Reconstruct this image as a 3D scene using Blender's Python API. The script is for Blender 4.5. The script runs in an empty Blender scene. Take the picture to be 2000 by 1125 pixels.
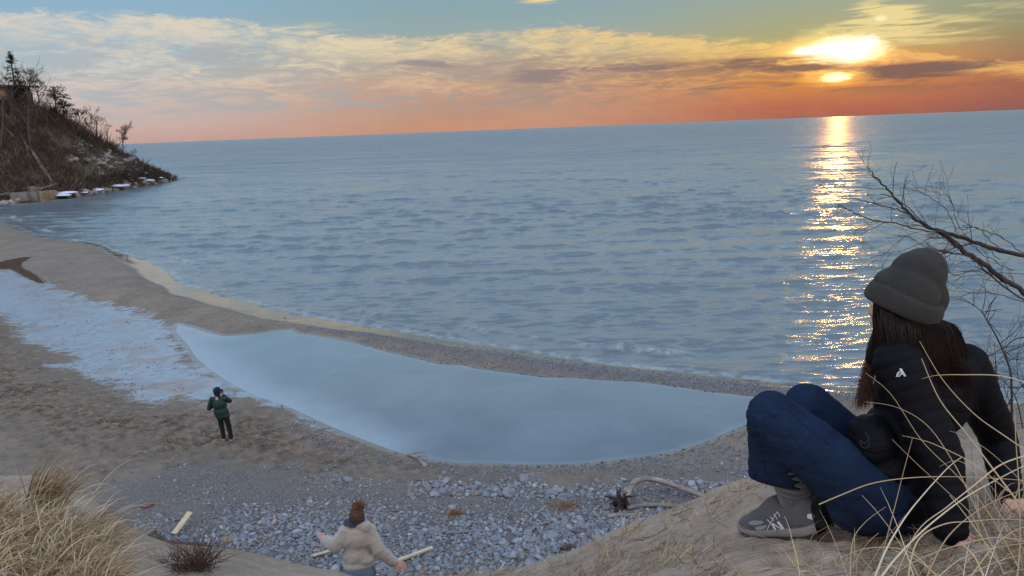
import bpy, bmesh, math, random
import numpy as np
from mathutils import Vector, Matrix, noise as mnoise
from mathutils.bvhtree import BVHTree
random.seed(7); RNG = np.random.default_rng(11)
scene = bpy.context.scene
COL = scene.collection
R = math.radians
# ------------------------------------------------------------------ camera
H = 9.5
FPX = 1511.0
PITCH, ROLL = R(11.62), R(2.2)
F0 = Vector((0, math.cos(PITCH), -math.sin(PITCH)))
R0 = Vector((1, 0, 0)); U0 = R0.cross(F0)
RV = math.cos(ROLL)*R0 - math.sin(ROLL)*U0
UV = math.cos(ROLL)*U0 + math.sin(ROLL)*R0
CAM = Vector((0, 0, H))
cd = bpy.data.cameras.new('camera'); cam = bpy.data.objects.new('camera', cd); COL.objects.link(cam)
cd.sensor_width = 36; cd.lens = 36*FPX/2000.0; cd.clip_start = 0.05; cd.clip_end = 60000
M = Matrix((RV, UV, -F0)).transposed().to_4x4(); M.translation = CAM
cam.matrix_world = M; scene.camera = cam
def ray(px, py):
    return F0 + RV*((px-1000)/FPX) + UV*((562.5-py)/FPX)
def P(px, py, d):
    return CAM + ray(px, py)*d
def onz(px, py, z=0.0):
    r = ray(px, py); t = (z-H)/r.z
    return CAM + r*t
def azel(px, py):
    r = ray(px, py).normalized()
    return math.degrees(math.atan2(r.x, r.y)), math.degrees(math.asin(r.z))
# ------------------------------------------------------------------ tagging
def tag(o, label=None, cat=None, group=None, kind=None):
    if label: o['label'] = label
    if cat: o['category'] = cat
    if group: o['group'] = group
    if kind: o['kind'] = kind
    return o
def empty(name, loc=(0,0,0)):
    o = bpy.data.objects.new(name, None); COL.objects.link(o); o.location = loc
    o.empty_display_size = .1
    return o
def link_mesh(name, me, mats, parent=None, smooth=True):
    if not isinstance(mats, (list, tuple)): mats = [mats]
    for m in mats: me.materials.append(m)
    if smooth:
        me.polygons.foreach_set('use_smooth', [True]*len(me.polygons))
    o = bpy.data.objects.new(name, me); COL.objects.link(o)
    if parent is not None:
        o.parent = parent
        o.matrix_parent_inverse = Matrix.Translation(parent.location).inverted()
    return o
def np_mesh(name, V, F, attrs=None):
    """V (n,3), F (m,3|4) arrays"""
    me = bpy.data.meshes.new(name)
    V = np.asarray(V, np.float32); F = np.asarray(F, np.int32)
    me.vertices.add(len(V)); me.vertices.foreach_set('co', V.ravel())
    k = F.shape[1]
    me.loops.add(F.size); me.loops.foreach_set('vertex_index', F.ravel())
    me.polygons.add(len(F)); me.polygons.foreach_set('loop_start', np.arange(0, F.size, k, dtype=np.int32))
    me.update(calc_edges=True)
    for n, a in (attrs or {}).items():
        at = me.attributes.new(n, 'FLOAT', 'POINT'); at.data.foreach_set('value', np.asarray(a, np.float32))
    me.validate(); return me
def grid_faces(nr, nc):
    i = np.arange(nr*nc).reshape(nr, nc)
    return np.stack([i[:-1,:-1], i[:-1,1:], i[1:,1:], i[1:,:-1]], -1).reshape(-1, 4)
# ------------------------------------------------------------------ noise
_T = RNG.random((256, 256)).astype(np.float64)
def vnoise(x, y):
    xi = np.floor(x).astype(np.int64); yi = np.floor(y).astype(np.int64)
    fx = x-xi; fy = y-yi; fx = fx*fx*fx*(fx*(6*fx-15)+10); fy = fy*fy*fy*(fy*(6*fy-15)+10)
    g = lambda a, b: _T[a & 255, b & 255]
    return (g(xi,yi)*(1-fx)+g(xi+1,yi)*fx)*(1-fy) + (g(xi,yi+1)*(1-fx)+g(xi+1,yi+1)*fx)*fy
def fbm(x, y, o=4, g=.5):
    s = 0; a = 1; t = 0
    for k in range(o):
        s = s + a*vnoise(x*2**k+17.3*k, y*2**k+9.1*k); t += a; a *= g
    return s/t*2-1
def sstep(x, a, b):
    t = np.clip((x-a)/(b-a), 0, 1); return t*t*(3-2*t)
def smax(a, b, k): return .5*(a+b+np.sqrt((a-b)**2+k*k))
def smin(a, b, k): return .5*(a+b-np.sqrt((a-b)**2+k*k))
def sdist(x, y, poly):
    """signed distance to closed polygon, + inside"""
    poly = np.asarray(poly, float); d = np.full(x.shape, 1e18); ins = np.zeros(x.shape, bool)
    n = len(poly)
    for i in range(n):
        ax, ay = poly[i]; bx, by = poly[(i+1) % n]
        ex, ey = bx-ax, by-ay; l = ex*ex+ey*ey+1e-12
        t = np.clip(((x-ax)*ex+(y-ay)*ey)/l, 0, 1)
        d = np.minimum(d, (x-ax-t*ex)**2+(y-ay-t*ey)**2)
        c = ((ay > y) != (by > y)) & (x < (bx-ax)*(y-ay)/(by-ay+1e-15)+ax)
        ins ^= c
    d = np.sqrt(d); return np.where(ins, d, -d)
# ------------------------------------------------------------------ nodes
def ND(nt, typ, ins=None, out=0, **props):
    n = nt.nodes.new(typ)
    for k, v in props.items(): setattr(n, k, v)
    for k, v in (ins or {}).items():
        s = n.inputs[k]
        if isinstance(v, bpy.types.NodeSocket): nt.links.new(v, s)
        else: s.default_value = v
    return n.outputs[out]
def MA(nt, op, a, b=None, c=None, clamp=False):
    ins = {0: a}
    if b is not None: ins[1] = b
    if c is not None: ins[2] = c
    return ND(nt, 'ShaderNodeMath', ins, operation=op, use_clamp=clamp)
def MIX(nt, f, a, b, blend='MIX'):
    return ND(nt, 'ShaderNodeMix', {0: f, 6: a, 7: b}, out=2, data_type='RGBA', blend_type=blend)
def RAMP(nt, fac, stops, interp='LINEAR'):
    n = nt.nodes.new('ShaderNodeValToRGB'); nt.links.new(fac, n.inputs[0])
    e = n.color_ramp.elements; n.color_ramp.interpolation = interp
    while len(e) < len(stops): e.new(.5)
    for i, (p, c) in enumerate(stops):
        e[i].position = p
        if not isinstance(c, (tuple, list)): c = (c, c, c)
        e[i].color = tuple(c)[:3]+(1,)
    return n.outputs[0]
def SS(nt, x, a, b):
    return ND(nt, 'ShaderNodeMapRange', {0: x, 1: a, 2: b, 3: 0.0, 4: 1.0}, interpolation_type='SMOOTHSTEP')
def c4(c): return (c[0], c[1], c[2], 1)
def s2l(*c):
    return tuple((v/255/12.92 if v <= 10 else ((v/255+.055)/1.055)**2.4) for v in c)
def new_mat(name):
    m = bpy.data.materials.new(name); m.use_nodes = True
    nt = m.node_tree; return m, nt, nt.nodes['Principled BSDF']
def NOISE(nt, scale, detail=4, rough=.5, vec=None, dist=0., out=0):
    ins = {'Scale': scale, 'Detail': float(detail), 'Roughness': rough, 'Distortion': dist}
    if vec is not None: ins['Vector'] = vec
    return ND(nt, 'ShaderNodeTexNoise', ins, out=out)
def OBJV(nt): return nt.nodes.new('ShaderNodeTexCoord').outputs['Object']
def BUMP(nt, b, h, strength=.5, dist=.01):
    o = ND(nt, 'ShaderNodeBump', {'Height': h, 'Strength': strength, 'Distance': dist})
    nt.links.new(o, b.inputs['Normal']); return o
def simple(name, c0, c1=None, rough=.8, scale=8., spec=.3, bump=.3, bd=.01, bscale=None, sheen=0, stretch=None, metal=0):
    m, nt, b = new_mat(name)
    v = OBJV(nt)
    if stretch: v = ND(nt, 'ShaderNodeMapping', {'Vector': v, 'Scale': stretch})
    n = NOISE(nt, scale, 6, .6, v)
    c1 = c1 or tuple(x*.6 for x in c0)
    col = RAMP(nt, n, [(.3, c1), (.7, c0)])
    nt.links.new(col, b.inputs['Base Color'])
    b.inputs['Roughness'].default_value = rough; b.inputs['Specular IOR Level'].default_value = spec
    b.inputs['Metallic'].default_value = metal
    if sheen: b.inputs['Sheen Weight'].default_value = sheen
    if bump: BUMP(nt, b, NOISE(nt, bscale or scale*4, 5, .6, v), bump, bd)
    return m
SKYLIFT = 1.7
SUN_E = 0.11
WATER_C = (.10,.13,.145,1)
WATER_IOR = 1.8
# ------------------------------------------------------------------ sky
w = bpy.data.worlds.new("World"); scene.world = w; w.use_nodes = True
nt = w.node_tree; nt.nodes.clear()
SAZ, SEL = azel(1643, 96)
D = nt.nodes.new('ShaderNodeTexCoord').outputs['Generated']
D = ND(nt, 'ShaderNodeVectorMath', {0: D}, operation='NORMALIZE')
sx = nt.nodes.new('ShaderNodeSeparateXYZ'); nt.links.new(D, sx.inputs[0])
X_, Y_, Z_ = sx.outputs
EL = MA(nt, 'MULTIPLY', MA(nt, 'ARCSINE', Z_), 57.29578)
AZ = MA(nt, 'MULTIPLY', MA(nt, 'ARCTAN2', X_, Y_), 57.29578)
ep = MA(nt, 'DIVIDE', MA(nt, 'MAXIMUM', EL, 0.), 90., clamp=True)
def vramp(st): return RAMP(nt, ep, [(e/90, s2l(*c)) for e, c in st])
UPP = [(20, (146,170,190)), (32, (118,142,168)), (60, (96,124,158)), (90, (140,162,196))]
rL = vramp([(0,(192,158,152)),(1.2,(204,176,168)),(3,(192,184,182)),(5,(170,187,194)),(9,(140,176,200)),(12,(142,176,200))]+UPP)
rC = vramp([(0,(200,144,118)),(.8,(192,146,122)),(2,(188,148,128)),(3.2,(196,158,132)),(5,(178,168,150)),(7,(150,170,170)),(9,(136,165,174)),(12,(150,174,188))]+UPP)
rS = vramp([(0,(166,100,86)),(.7,(182,106,82)),(1.5,(198,122,80)),(2.4,(214,138,72)),(3.6,(216,160,90)),(5.5,(170,168,124)),(8,(156,168,154)),(12,(156,172,172))]+UPP)
rR = vramp([(0,(138,92,88)),(.8,(150,96,84)),(2,(158,104,84)),(3.2,(156,118,98)),(4.5,(146,136,106)),(7,(150,156,134)),(12,(148,162,160))]+UPP)
skyc = MIX(nt, SS(nt, AZ, -26., -3.), rL, rC)
skyc = MIX(nt, SS(nt, AZ, 2., 21.), skyc, rS)
skyc = MIX(nt, SS(nt, AZ, 24., 36.), skyc, rR)
bk = SS(nt, MA(nt,'ABSOLUTE',MA(nt,'SUBTRACT',AZ,5.)), 70., 110.)
rB = vramp([(0,(200,170,160)),(6,(226,190,176)),(14,(214,196,186)),(28,(190,190,198)),(60,(160,175,200)),(90,(140,162,196))])
skyc = MIX(nt, bk, skyc, rB)
# cloud coordinates (degrees)
def cvec(ax, ay, ox=0., oy=0.):
    return ND(nt, 'ShaderNodeCombineXYZ', {0: MA(nt,'MULTIPLY_ADD', AZ, ax, ox), 1: MA(nt,'MULTIPLY_ADD', EL, ay, oy), 2: 0.})
warp = NOISE(nt, 1., 3, .5, cvec(.12, .3, 3.1, 0.))
warpy = MA(nt, 'MULTIPLY', MA(nt, 'SUBTRACT', warp, .5), 1.6)
big = NOISE(nt, 1., 7, .62, cvec(.16, .55, 1.7, 4.), dist=.6)
fine = NOISE(nt, 1., 9, .68, cvec(.42, 1.7, 7.7, 2.), dist=1.6)
mixn = MA(nt, 'ADD', MA(nt, 'MULTIPLY', big, .55), MA(nt, 'MULTIPLY', fine, .45))
tops = [(azel(x, y)) for x, y in [(-300,0),(0,22),(300,28),(520,50),(700,72),(850,76),(960,62),(1100,52),(1250,66),(1400,76),(1550,86),(1700,96),(1800,104),(1900,122),(2000,128),(2300,150)]]
topn = RAMP(nt, MA(nt, 'MULTIPLY_ADD', AZ, 1/100., .5, clamp=True), [(a/100+.5, e/12.) for a, e in tops])
topv = MA(nt, 'MULTIPLY', topn, 12.)
edge = MA(nt, 'SUBTRACT', MA(nt, 'ADD', topv, MA(nt, 'MULTIPLY', MA(nt, 'SUBTRACT', fine, .5), 1.8)), EL)
emask = SS(nt, edge, -.25, .35)
under = SS(nt, EL, 1.6, 3.4)
leftfade = MA(nt, 'MULTIPLY_ADD', SS(nt, AZ, -30., -6.), -.02, .02)
dens = SS(nt, MA(nt, 'ADD', mixn, MA(nt, 'MULTIPLY', SS(nt, edge, 2.2, 0.2), .07)),   .42, .62)
a1 = MA(nt, 'MULTIPLY', MA(nt, 'MULTIPLY', dens, emask), MA(nt, 'MULTIPLY_ADD', under, .78, .12), clamp=True)
ccol = RAMP(nt, MA(nt, 'MULTIPLY_ADD', AZ, 1/100., .5, clamp=True), [(.18, s2l(216,208,198)), (.34, s2l(228,212,184)), (.5, s2l(232,206,158)), (.63, s2l(238,200,132)), (.72, s2l(255,214,110)), (.78, s2l(232,176,110)), (.9, s2l(190,150,110))])
lowc = RAMP(nt, MA(nt, 'MULTIPLY_ADD', AZ, 1/100., .5, clamp=True), [(.18, s2l(214,196,188)), (.34, s2l(218,188,166)), (.5, s2l(222,180,144)), (.68, s2l(238,170,94)), (.8, s2l(196,128,96))])
ccol = MIX(nt, SS(nt, EL, 2.8, 5.2), lowc, ccol)
skyc = MIX(nt, a1, skyc, ccol)
shn = NOISE(nt, 1., 9, .64, cvec(.20, 1.15, 21.3, 5.), dist=1.2)
shade_ = MA(nt,'MULTIPLY', MA(nt,'MULTIPLY', SS(nt, shn, .44, .60), SS(nt, edge, .9, 2.2)), MA(nt,'MULTIPLY', SS(nt, EL, .8, 2.2), .88))
shc = RAMP(nt, MA(nt, 'MULTIPLY_ADD', AZ, 1/100., .5, clamp=True), [(.18, s2l(176,184,190)), (.38, s2l(176,168,164)), (.55, s2l(168,142,126)), (.7, s2l(168,118,84)), (.8, s2l(130,98,88))])
skyc = MIX(nt, shade_, skyc, shc)
# dark streak clouds
dn = NOISE(nt, 1., 8, .6, cvec(.14, 1.1, 11.3, 1.), dist=.8)
def gauss(x, c, s):
    t = MA(nt, 'DIVIDE', MA(nt, 'SUBTRACT', x, c), s); return MA(nt, 'EXPONENT', MA(nt, 'MULTIPLY', MA(nt, 'MULTIPLY', t, t), -1.))
def blobm(px, py, wa, we, k=1.):
    a, e = azel(px, py)
    g = MA(nt, 'MULTIPLY', gauss(AZ, a, wa), gauss(EL, e, we))
    return MA(nt, 'MULTIPLY', g, k)
def addm(*ms):
    o = ms[0]
    for m_ in ms[1:]: o = MA(nt, 'ADD', o, m_)
    return o
dk = addm(blobm(1450,125,6.,.42,1.), blobm(1780,134,4.6,.38,1.2), blobm(1560,134,2.2,.25,.9), blobm(1050,150,3.2,.55,.8), blobm(820,125,3.6,.45,.85), blobm(1180,130,4.5,.5,.85), blobm(1900,165,6.,.3,.4), blobm(560,150,4.,.4,.2), blobm(1500,168,9.,.13,.55), blobm(1330,160,5.,.2,.35), blobm(900,205,9.,.25,.3), blobm(1750,152,3.5,.22,.5), blobm(480,170,5.,.3,.22))
dn2 = MA(nt,'ADD',MA(nt,'MULTIPLY',dn,.62),MA(nt,'MULTIPLY',NOISE(nt, 1., 8, .68, cvec(.5, 3.2, 41., 3.), dist=1.2),.38))
dalpha = SS(nt, MA(nt, 'MULTIPLY', dk, MA(nt, 'MULTIPLY_ADD', dn2, 4.6, -1.45)), .15, .85)
rimf = MA(nt,'MULTIPLY', MA(nt,'MULTIPLY', SS(nt, edge, -.3, .1), SS(nt, edge, .9, .15)), SS(nt, AZ, 17., 24.))
skyc = MIX(nt, MA(nt,'MULTIPLY',rimf,.75), skyc, c4(s2l(246,190,110)))
dcol = RAMP(nt, MA(nt, 'MULTIPLY_ADD', AZ, 1/100., .5, clamp=True), [(.3, s2l(170,160,168)), (.55, s2l(146,128,126)), (.68, s2l(134,104,92)), (.8, s2l(124,98,92))])
# sun glow behind the dark streaks
def dist2(px, py, wa, we):
    a, e = azel(px, py)
    u = MA(nt, 'DIVIDE', MA(nt, 'SUBTRACT', AZ, a), wa); v = MA(nt, 'DIVIDE', MA(nt, 'SUBTRACT', EL, e), we)
    return MA(nt, 'SQRT', MA(nt, 'ADD', MA(nt, 'MULTIPLY', u, u), MA(nt, 'MULTIPLY', v, v)))
def addc(base, f, c, k):
    return ND(nt, 'ShaderNodeMix', {0: f, 6: base, 7: (c[0]*k, c[1]*k, c[2]*k, 1)}, out=2, data_type='RGBA', blend_type='ADD')
wob = MA(nt, 'MULTIPLY', MA(nt, 'SUBTRACT', fine, .5), .9)
d0 = dist2(1640, 100, 7., 3.6)
skyc = addc(skyc, MA(nt, 'EXPONENT', MA(nt, 'MULTIPLY', d0, -2.0)), (1., .5, .12), .08)
d1 = MA(nt, 'ADD', dist2(1630, 102, 3.9, 1.7), wob)
skyc = addc(skyc, SS(nt, d1, 1.15, .15), (1., .60, .12), .85)
# cirrus fan to the upper right
rot = ND(nt, 'ShaderNodeMapping', {'Vector': cvec(1., 1.), 'Rotation': (0, 0, R(-17)), 'Scale': (.22, 2.3, 1)})
cir = NOISE(nt, 1., 9, .62, rot, dist=.5)
cm = addm(blobm(1720,30,1.7,1.0,1.3), blobm(1780,70,3.4,.7,.6), blobm(1660,60,2.8,.45,.6), blobm(1900,30,6.,1.1,.42), blobm(1880,90,2.6,.4,.25), blobm(1500,45,5.,.6,.16), blobm(600,52,5.,.5,.4), blobm(1060,-5,2.2,.35,1.1))
ca = SS(nt, MA(nt, 'MULTIPLY', cm, MA(nt, 'MULTIPLY_ADD', cir, 5.2, -1.85)), .12, 1.0)
skyc = MIX(nt, ca, skyc, c4(s2l(236,214,150)))
# white core
wobf = NOISE(nt, 1., 8, .7, cvec(.9, 2.6, 31., 7.), dist=1.)
wob = MA(nt, 'MULTIPLY', MA(nt, 'SUBTRACT', MA(nt,'ADD',MA(nt,'MULTIPLY',fine,.4),MA(nt,'MULTIPLY',wobf,.6)), .5), 1.5)
c1_ = MA(nt, 'ADD', dist2(1650, 98, 2.15, .78), MA(nt, 'MULTIPLY', wob, .7))
core = SS(nt, c1_, 1.45, .5)
c3_ = MA(nt, 'ADD', dist2(1590, 99, 1.6, .36), MA(nt, 'MULTIPLY', wob, .8)); core3 = SS(nt, c3_, 1.2, .5)
c4_ = MA(nt, 'ADD', dist2(1690, 84, 1.0, .5), wob); core4 = SS(nt, c4_, 1.2, .4)
core = MA(nt, 'MAXIMUM', core, MA(nt, 'MAXIMUM', core3, core4))
skyc = MIX(nt, core, skyc, (1.9, 1.6, 1.05, 1))
skyc = MIX(nt, SS(nt, MA(nt,'ADD',dist2(1720, 36, .5, .26),wob), 1.1, .2), skyc, (1.05, .9, .5, 1))
skyc = MIX(nt, MA(nt, 'MULTIPLY', dalpha, .93), skyc, dcol)
c2_ = MA(nt, 'ADD', dist2(1634, 151, 1.5, .42), MA(nt, 'MULTIPLY', wob, .8))
skyc = addc(skyc, SS(nt, c2_, 1.9, .2), (1., .5, .03), .75)
skyc = MIX(nt, SS(nt, c2_, .9, .3), skyc, (2.2, 1.7, .75, 1))
# physically based part of the sky dome, added faintly overhead
nis = ND(nt, 'ShaderNodeTexSky', {}, sky_type='NISHITA', sun_disc=False, sun_elevation=R(SEL), sun_rotation=R(SAZ))
bgN = ND(nt, 'ShaderNodeBackground', {'Color': nis, 'Strength': 0.05})
# overhead sky brighter than the band in frame
lift = MA(nt, 'MULTIPLY_ADD', MA(nt,'MAXIMUM', SS(nt, EL, 55., 85.), MA(nt,'MULTIPLY', SS(nt, EL, 0., 20.), bk)), SKYLIFT, MA(nt,'MULTIPLY_ADD', SS(nt, EL, 8., 16.), .72, 1.))
bgC = ND(nt, 'ShaderNodeBackground', {'Color': skyc, 'Strength': lift})
seen = ND(nt, 'ShaderNodeMixShader', {0: MA(nt, 'MULTIPLY', SS(nt, EL, 12., 40.), .5), 1: bgC, 2: ND(nt, 'ShaderNodeAddShader', {0: bgC, 1: bgN})})
ow = nt.nodes.new('ShaderNodeOutputWorld'); nt.links.new(seen, ow.inputs[0])
w.cycles.sampling_method = 'MANUAL'; w.cycles.sample_map_resolution = 1024
sd = bpy.data.lights.new('sun', 'SUN'); sd.energy = SUN_E; sd.angle = R(.6); sd.color = (1., .43, .10)
so = bpy.data.objects.new('sun', sd); COL.objects.link(so)
sdir = ray(1643, 96).normalized()
so.rotation_euler = sdir.to_track_quat('Z', 'Y').to_euler()
vs = scene.view_settings; vs.view_transform = 'Standard'; vs.look = 'None'; vs.exposure = 0; vs.gamma = 1
scene.cycles.use_denoising = True
scene.cycles.max_bounces = 6; scene.cycles.diffuse_bounces = 3; scene.cycles.glossy_bounces = 3
scene.cycles.transparent_max_bounces = 8; scene.cycles.sample_clamp_indirect = 4
# ------------------------------------------------------------------ shore outlines, traced then laid out on the ground
def gpoly(pts, z=0.0):
    return [(p.x, p.y) for p in (onz(x, y, z) for x, y in pts)]
sand_px = [(-260,407),(-120,414),(0,432),(25,446),(50,457),(100,468),(160,476),(190,482),(222,503),(255,520),(290,545),(320,557),(345,578),(385,587),(430,600),(470,611),(520,624),(580,632),(640,641),(720,648),(800,660),(900,676),(1000,688),(1060,699),(1200,717),(1350,732),(1500,749),(1650,762),(1800,774),(2000,794),(2300,822),(2900,902)]
shore_px = [(-260,405),(-120,412),(0,430),(25,444),(50,455),(100,465),(160,472),(190,477),(210,486),(240,497),(282,508),(316,524),(330,540),(350,556),(400,568),(470,588),(540,606),(600,620),(700,637),(800,652),(900,670),(1000,683),(1060,695),(1200,716),(1350,731),(1500,747),(1650,760),(1800,772),(2000,792),(2300,820),(2900,900)]
_s = gpoly(shore_px)
_sand = gpoly(sand_px, .1)
sand_poly = _sand + [(120, 10), (120, -150), (-400, -150), (-400, _sand[0][1]+4)]
land_poly = _s + [(120, 10), (120, -150), (-400, -150), (-400, _s[0][1]+4)]
pool_px = [(345,632),(380,640),(410,650),(438,656),(470,654),(510,650),(545,645),(566,643),(580,650),(640,659),(700,671),(760,688),(820,701),(856,710),(880,712),(905,712),(930,719),(1000,728),(1060,736),(1120,737),(1180,742),(1250,745),(1300,752),(1345,757),(1380,764),(1425,768),(1452,772),(1500,776),(1508,800),(1480,822),(1440,838),(1400,856),(1370,868),(1330,880),(1280,890),(1220,898),(1160,905),(1100,909),(1040,909),(1000,908),(960,906),(900,906),(850,900),(800,892),(760,880),(700,858),(640,833),(580,805),(545,790),(500,776),(450,752),(410,725),(380,700),(362,672),(340,648)]
PZ = 0.12
pool_poly = gpoly(pool_px, PZ)
stream_px = [(-60,520),(0,511),(22,505),(66,500),(45,512),(42,521),(60,530),(72,538),(90,553),(78,556),(55,545),(20,525),(-60,530)]
stream_poly = gpoly(stream_px, PZ)
ice_px = [(-120,510),(10,520),(60,545),(95,553),(150,575),(210,590),(270,605),(345,632),(380,690),(420,725),(480,765),(540,788),(575,806),(640,838),(700,862),(690,868),(620,838),(560,812),(500,790),(450,775),(425,790),(400,800),(360,792),(330,785),(300,800),(282,792),(240,770),(170,740),(120,720),(90,716),(130,700),(60,675),(30,650),(-10,615),(-120,600)]
ice_poly = gpoly(ice_px, PZ)
wetlow_px = [(1000,910),(1100,910),(1220,900),(1330,880),(1400,858),(1500,800),(1600,800),(1520,930),(1400,925),(1250,925),(1100,922),(1000,915)]
wetlow_poly = gpoly(wetlow_px, PZ)
gravel_px = [(215,968),(250,952),(300,938),(330,915),(360,903),(430,905),(520,908),(600,912),(700,925),(800,930),(900,928),(1000,927),(1080,935),(1200,938),(1300,925),(1400,930),(1470,900),(1600,910),(1700,1000),(1700,1300),(0,1300),(0,1180),(180,1060),(215,1000)]
gravel_poly = gpoly(gravel_px, .3)
brown_px = [(-200,640),(0,640),(60,690),(110,730),(220,775),(300,805),(420,800),(520,800),(640,850),(780,895),(950,915),(900,925),(700,915),(400,905),(150,880),(0,830),(-200,800)]
brown_poly = gpoly(brown_px, .25)
def beach_fields(x, y):
    dl = sdist(x, y, land_poly); dp = -np.maximum(sdist(x, y, pool_poly), sdist(x, y, stream_poly))
    di = sdist(x, y, ice_poly)
    z = np.where(dl > 0, np.minimum(.092*dl, .34)+.22*sstep(sdist(x, y, sand_poly), -.1, 1.9)+.012*np.maximum(dl-9, 0), .1*dl)
    z = np.maximum(z, -3.)
    z = np.where(dl > 8, np.minimum(z, .9+.002*dl), z)
    near = PZ+.008 + np.where(dp > 0, .035*dp+.10*(1-np.exp(-dp/.5))*.25, .10*dp)
    near = np.where(dp > 0, near, np.maximum(near, PZ-.5))
    z = np.where(dl > 0, smin(z, near, .015), z)
    # frozen flat beside the pool
    fl = sstep(di, -1.2, .3); z = z*(1-fl)+np.minimum(z, PZ+.03-.02*np.clip(di, 0, 1))*fl*1.0
    return z, dl, dp, di
def beach_z(x, y):
    z, dl, dp, di = beach_fields(x, y)
    dry = sstep(dl, 1., 3.)*sstep(dp, .1, 1.5)*sstep(-di, -.3, 1.2)
    z = z + dry*(.035*fbm(x*.35, y*.35, 4)+.022*fbm(x*1.8+5, y*1.8, 3)+.012*fbm(x*5, y*5+3, 3))
    # trampled footprints on the left of the beach
    return z
# ------------------------------------------------------------------ dune height, polar about the crest of the dune
LIP = [(-400,880,6.5),(-150,905,5.6),(0,932,5.2),(60,936,5.1),(120,948,5.0),(170,975,4.9),(215,1005,4.8),(255,1036,4.7),(290,1056,4.6),(340,1074,4.5),(440,1082,4.4),(520,1100,4.3),(565,1113,4.2),(620,1128,4.0),(700,1150,3.6),(800,1150,3.3),(900,1143,3.2),(980,1136,3.15),(1050,1122,3.15),(1110,1098,3.2),(1200,1048,3.3),(1270,1020,3.4),(1330,998,3.45),(1400,962,3.55),(1440,944,3.6),(1470,938,3.6),(1560,915,3.7),(1700,892,3.8),(1800,876,3.9),(1880,862,3.95),(1950,850,4.0),(2050,838,4.1),(2300,830,4.3)]
_la = []; _lr = []; _ld = []
for px, py, r_ in LIP:
    v = ray(px, py); hor = math.hypot(v.x, v.y)
    _la.append(math.atan2(v.x, v.y)); _lr.append(r_); _ld.append(-v.z/hor*r_)
_la = [-3.2, -2.2]+_la+[2.2, 3.2]; _lr = [30, 30]+_lr+[30, 30]; _ld = [1.3, 1.3]+_ld+[1.3, 1.3]
_la = np.array(_la); _lr = np.array(_lr); _ld = np.array(_ld)
def dune_z(x, y, detail=True):
    r = np.hypot(x, y); a = np.arctan2(x, y)
    L = np.interp(a, _la, _lr); Dp = np.interp(a, _la, _ld)
    rr = np.minimum(r, L); t = rr/L
    d0 = .92
    drop = d0+(Dp-d0)*t**1.15
    ex = np.maximum(r-L, 0)
    k = .80
    drop = drop + k*ex - k*.18*(1-np.exp(-ex/.18))*.9
    z = H-drop
    if detail:
        f = np.exp(-np.maximum(r-10, 0)/6)
        near = sstep(r, .5, 1.5)
        z = z + near*(.034*fbm(x*1.6+3, y*2.2, 4)+.010*fbm(x*6, y*9+4, 3)) + .05*ex.clip(0,1)*fbm(x*.8, y*.8, 4)
        z = z + .006*np.sin((y*.8+x*.5)*34+3*fbm(x*2, y*2, 2))*sstep(fbm(x*1.1+9, y*1.1, 2), -.1, .5)
    return z
def gz(x, y):
    x = np.asarray(x, float); y = np.asarray(y, float)
    return np.maximum(dune_z(x, y), beach_z(x, y))
def hit(px, py, fn=None, d0=1.0, d1=400.):
    """first ground point seen at a pixel"""
    fn = fn or gz; v = ray(px, py)
    ds = d0*(d1/d0)**np.linspace(0, 1, 1500)
    z = fn(v.x*ds, v.y*ds); below = (H+v.z*ds) < z
    i = int(np.argmax(below))
    if not below[i]: return onz(px, py, 0)
    d = ds[max(i-1,0)]+(ds[i]-ds[max(i-1,0)])*.5
    for _ in range(12):
        pass
    lo, hi = ds[max(i-1, 0)], ds[i]
    for _ in range(18):
        m = .5*(lo+hi)
        if H+v.z*m < float(fn(v.x*m, v.y*m)): hi = m
        else: lo = m
    return CAM+v*hi
def depth_of(p): return (p-CAM).dot(F0)
def groundp(x, y, dz=0): return Vector((x, y, float(gz(x, y))+dz))
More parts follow.
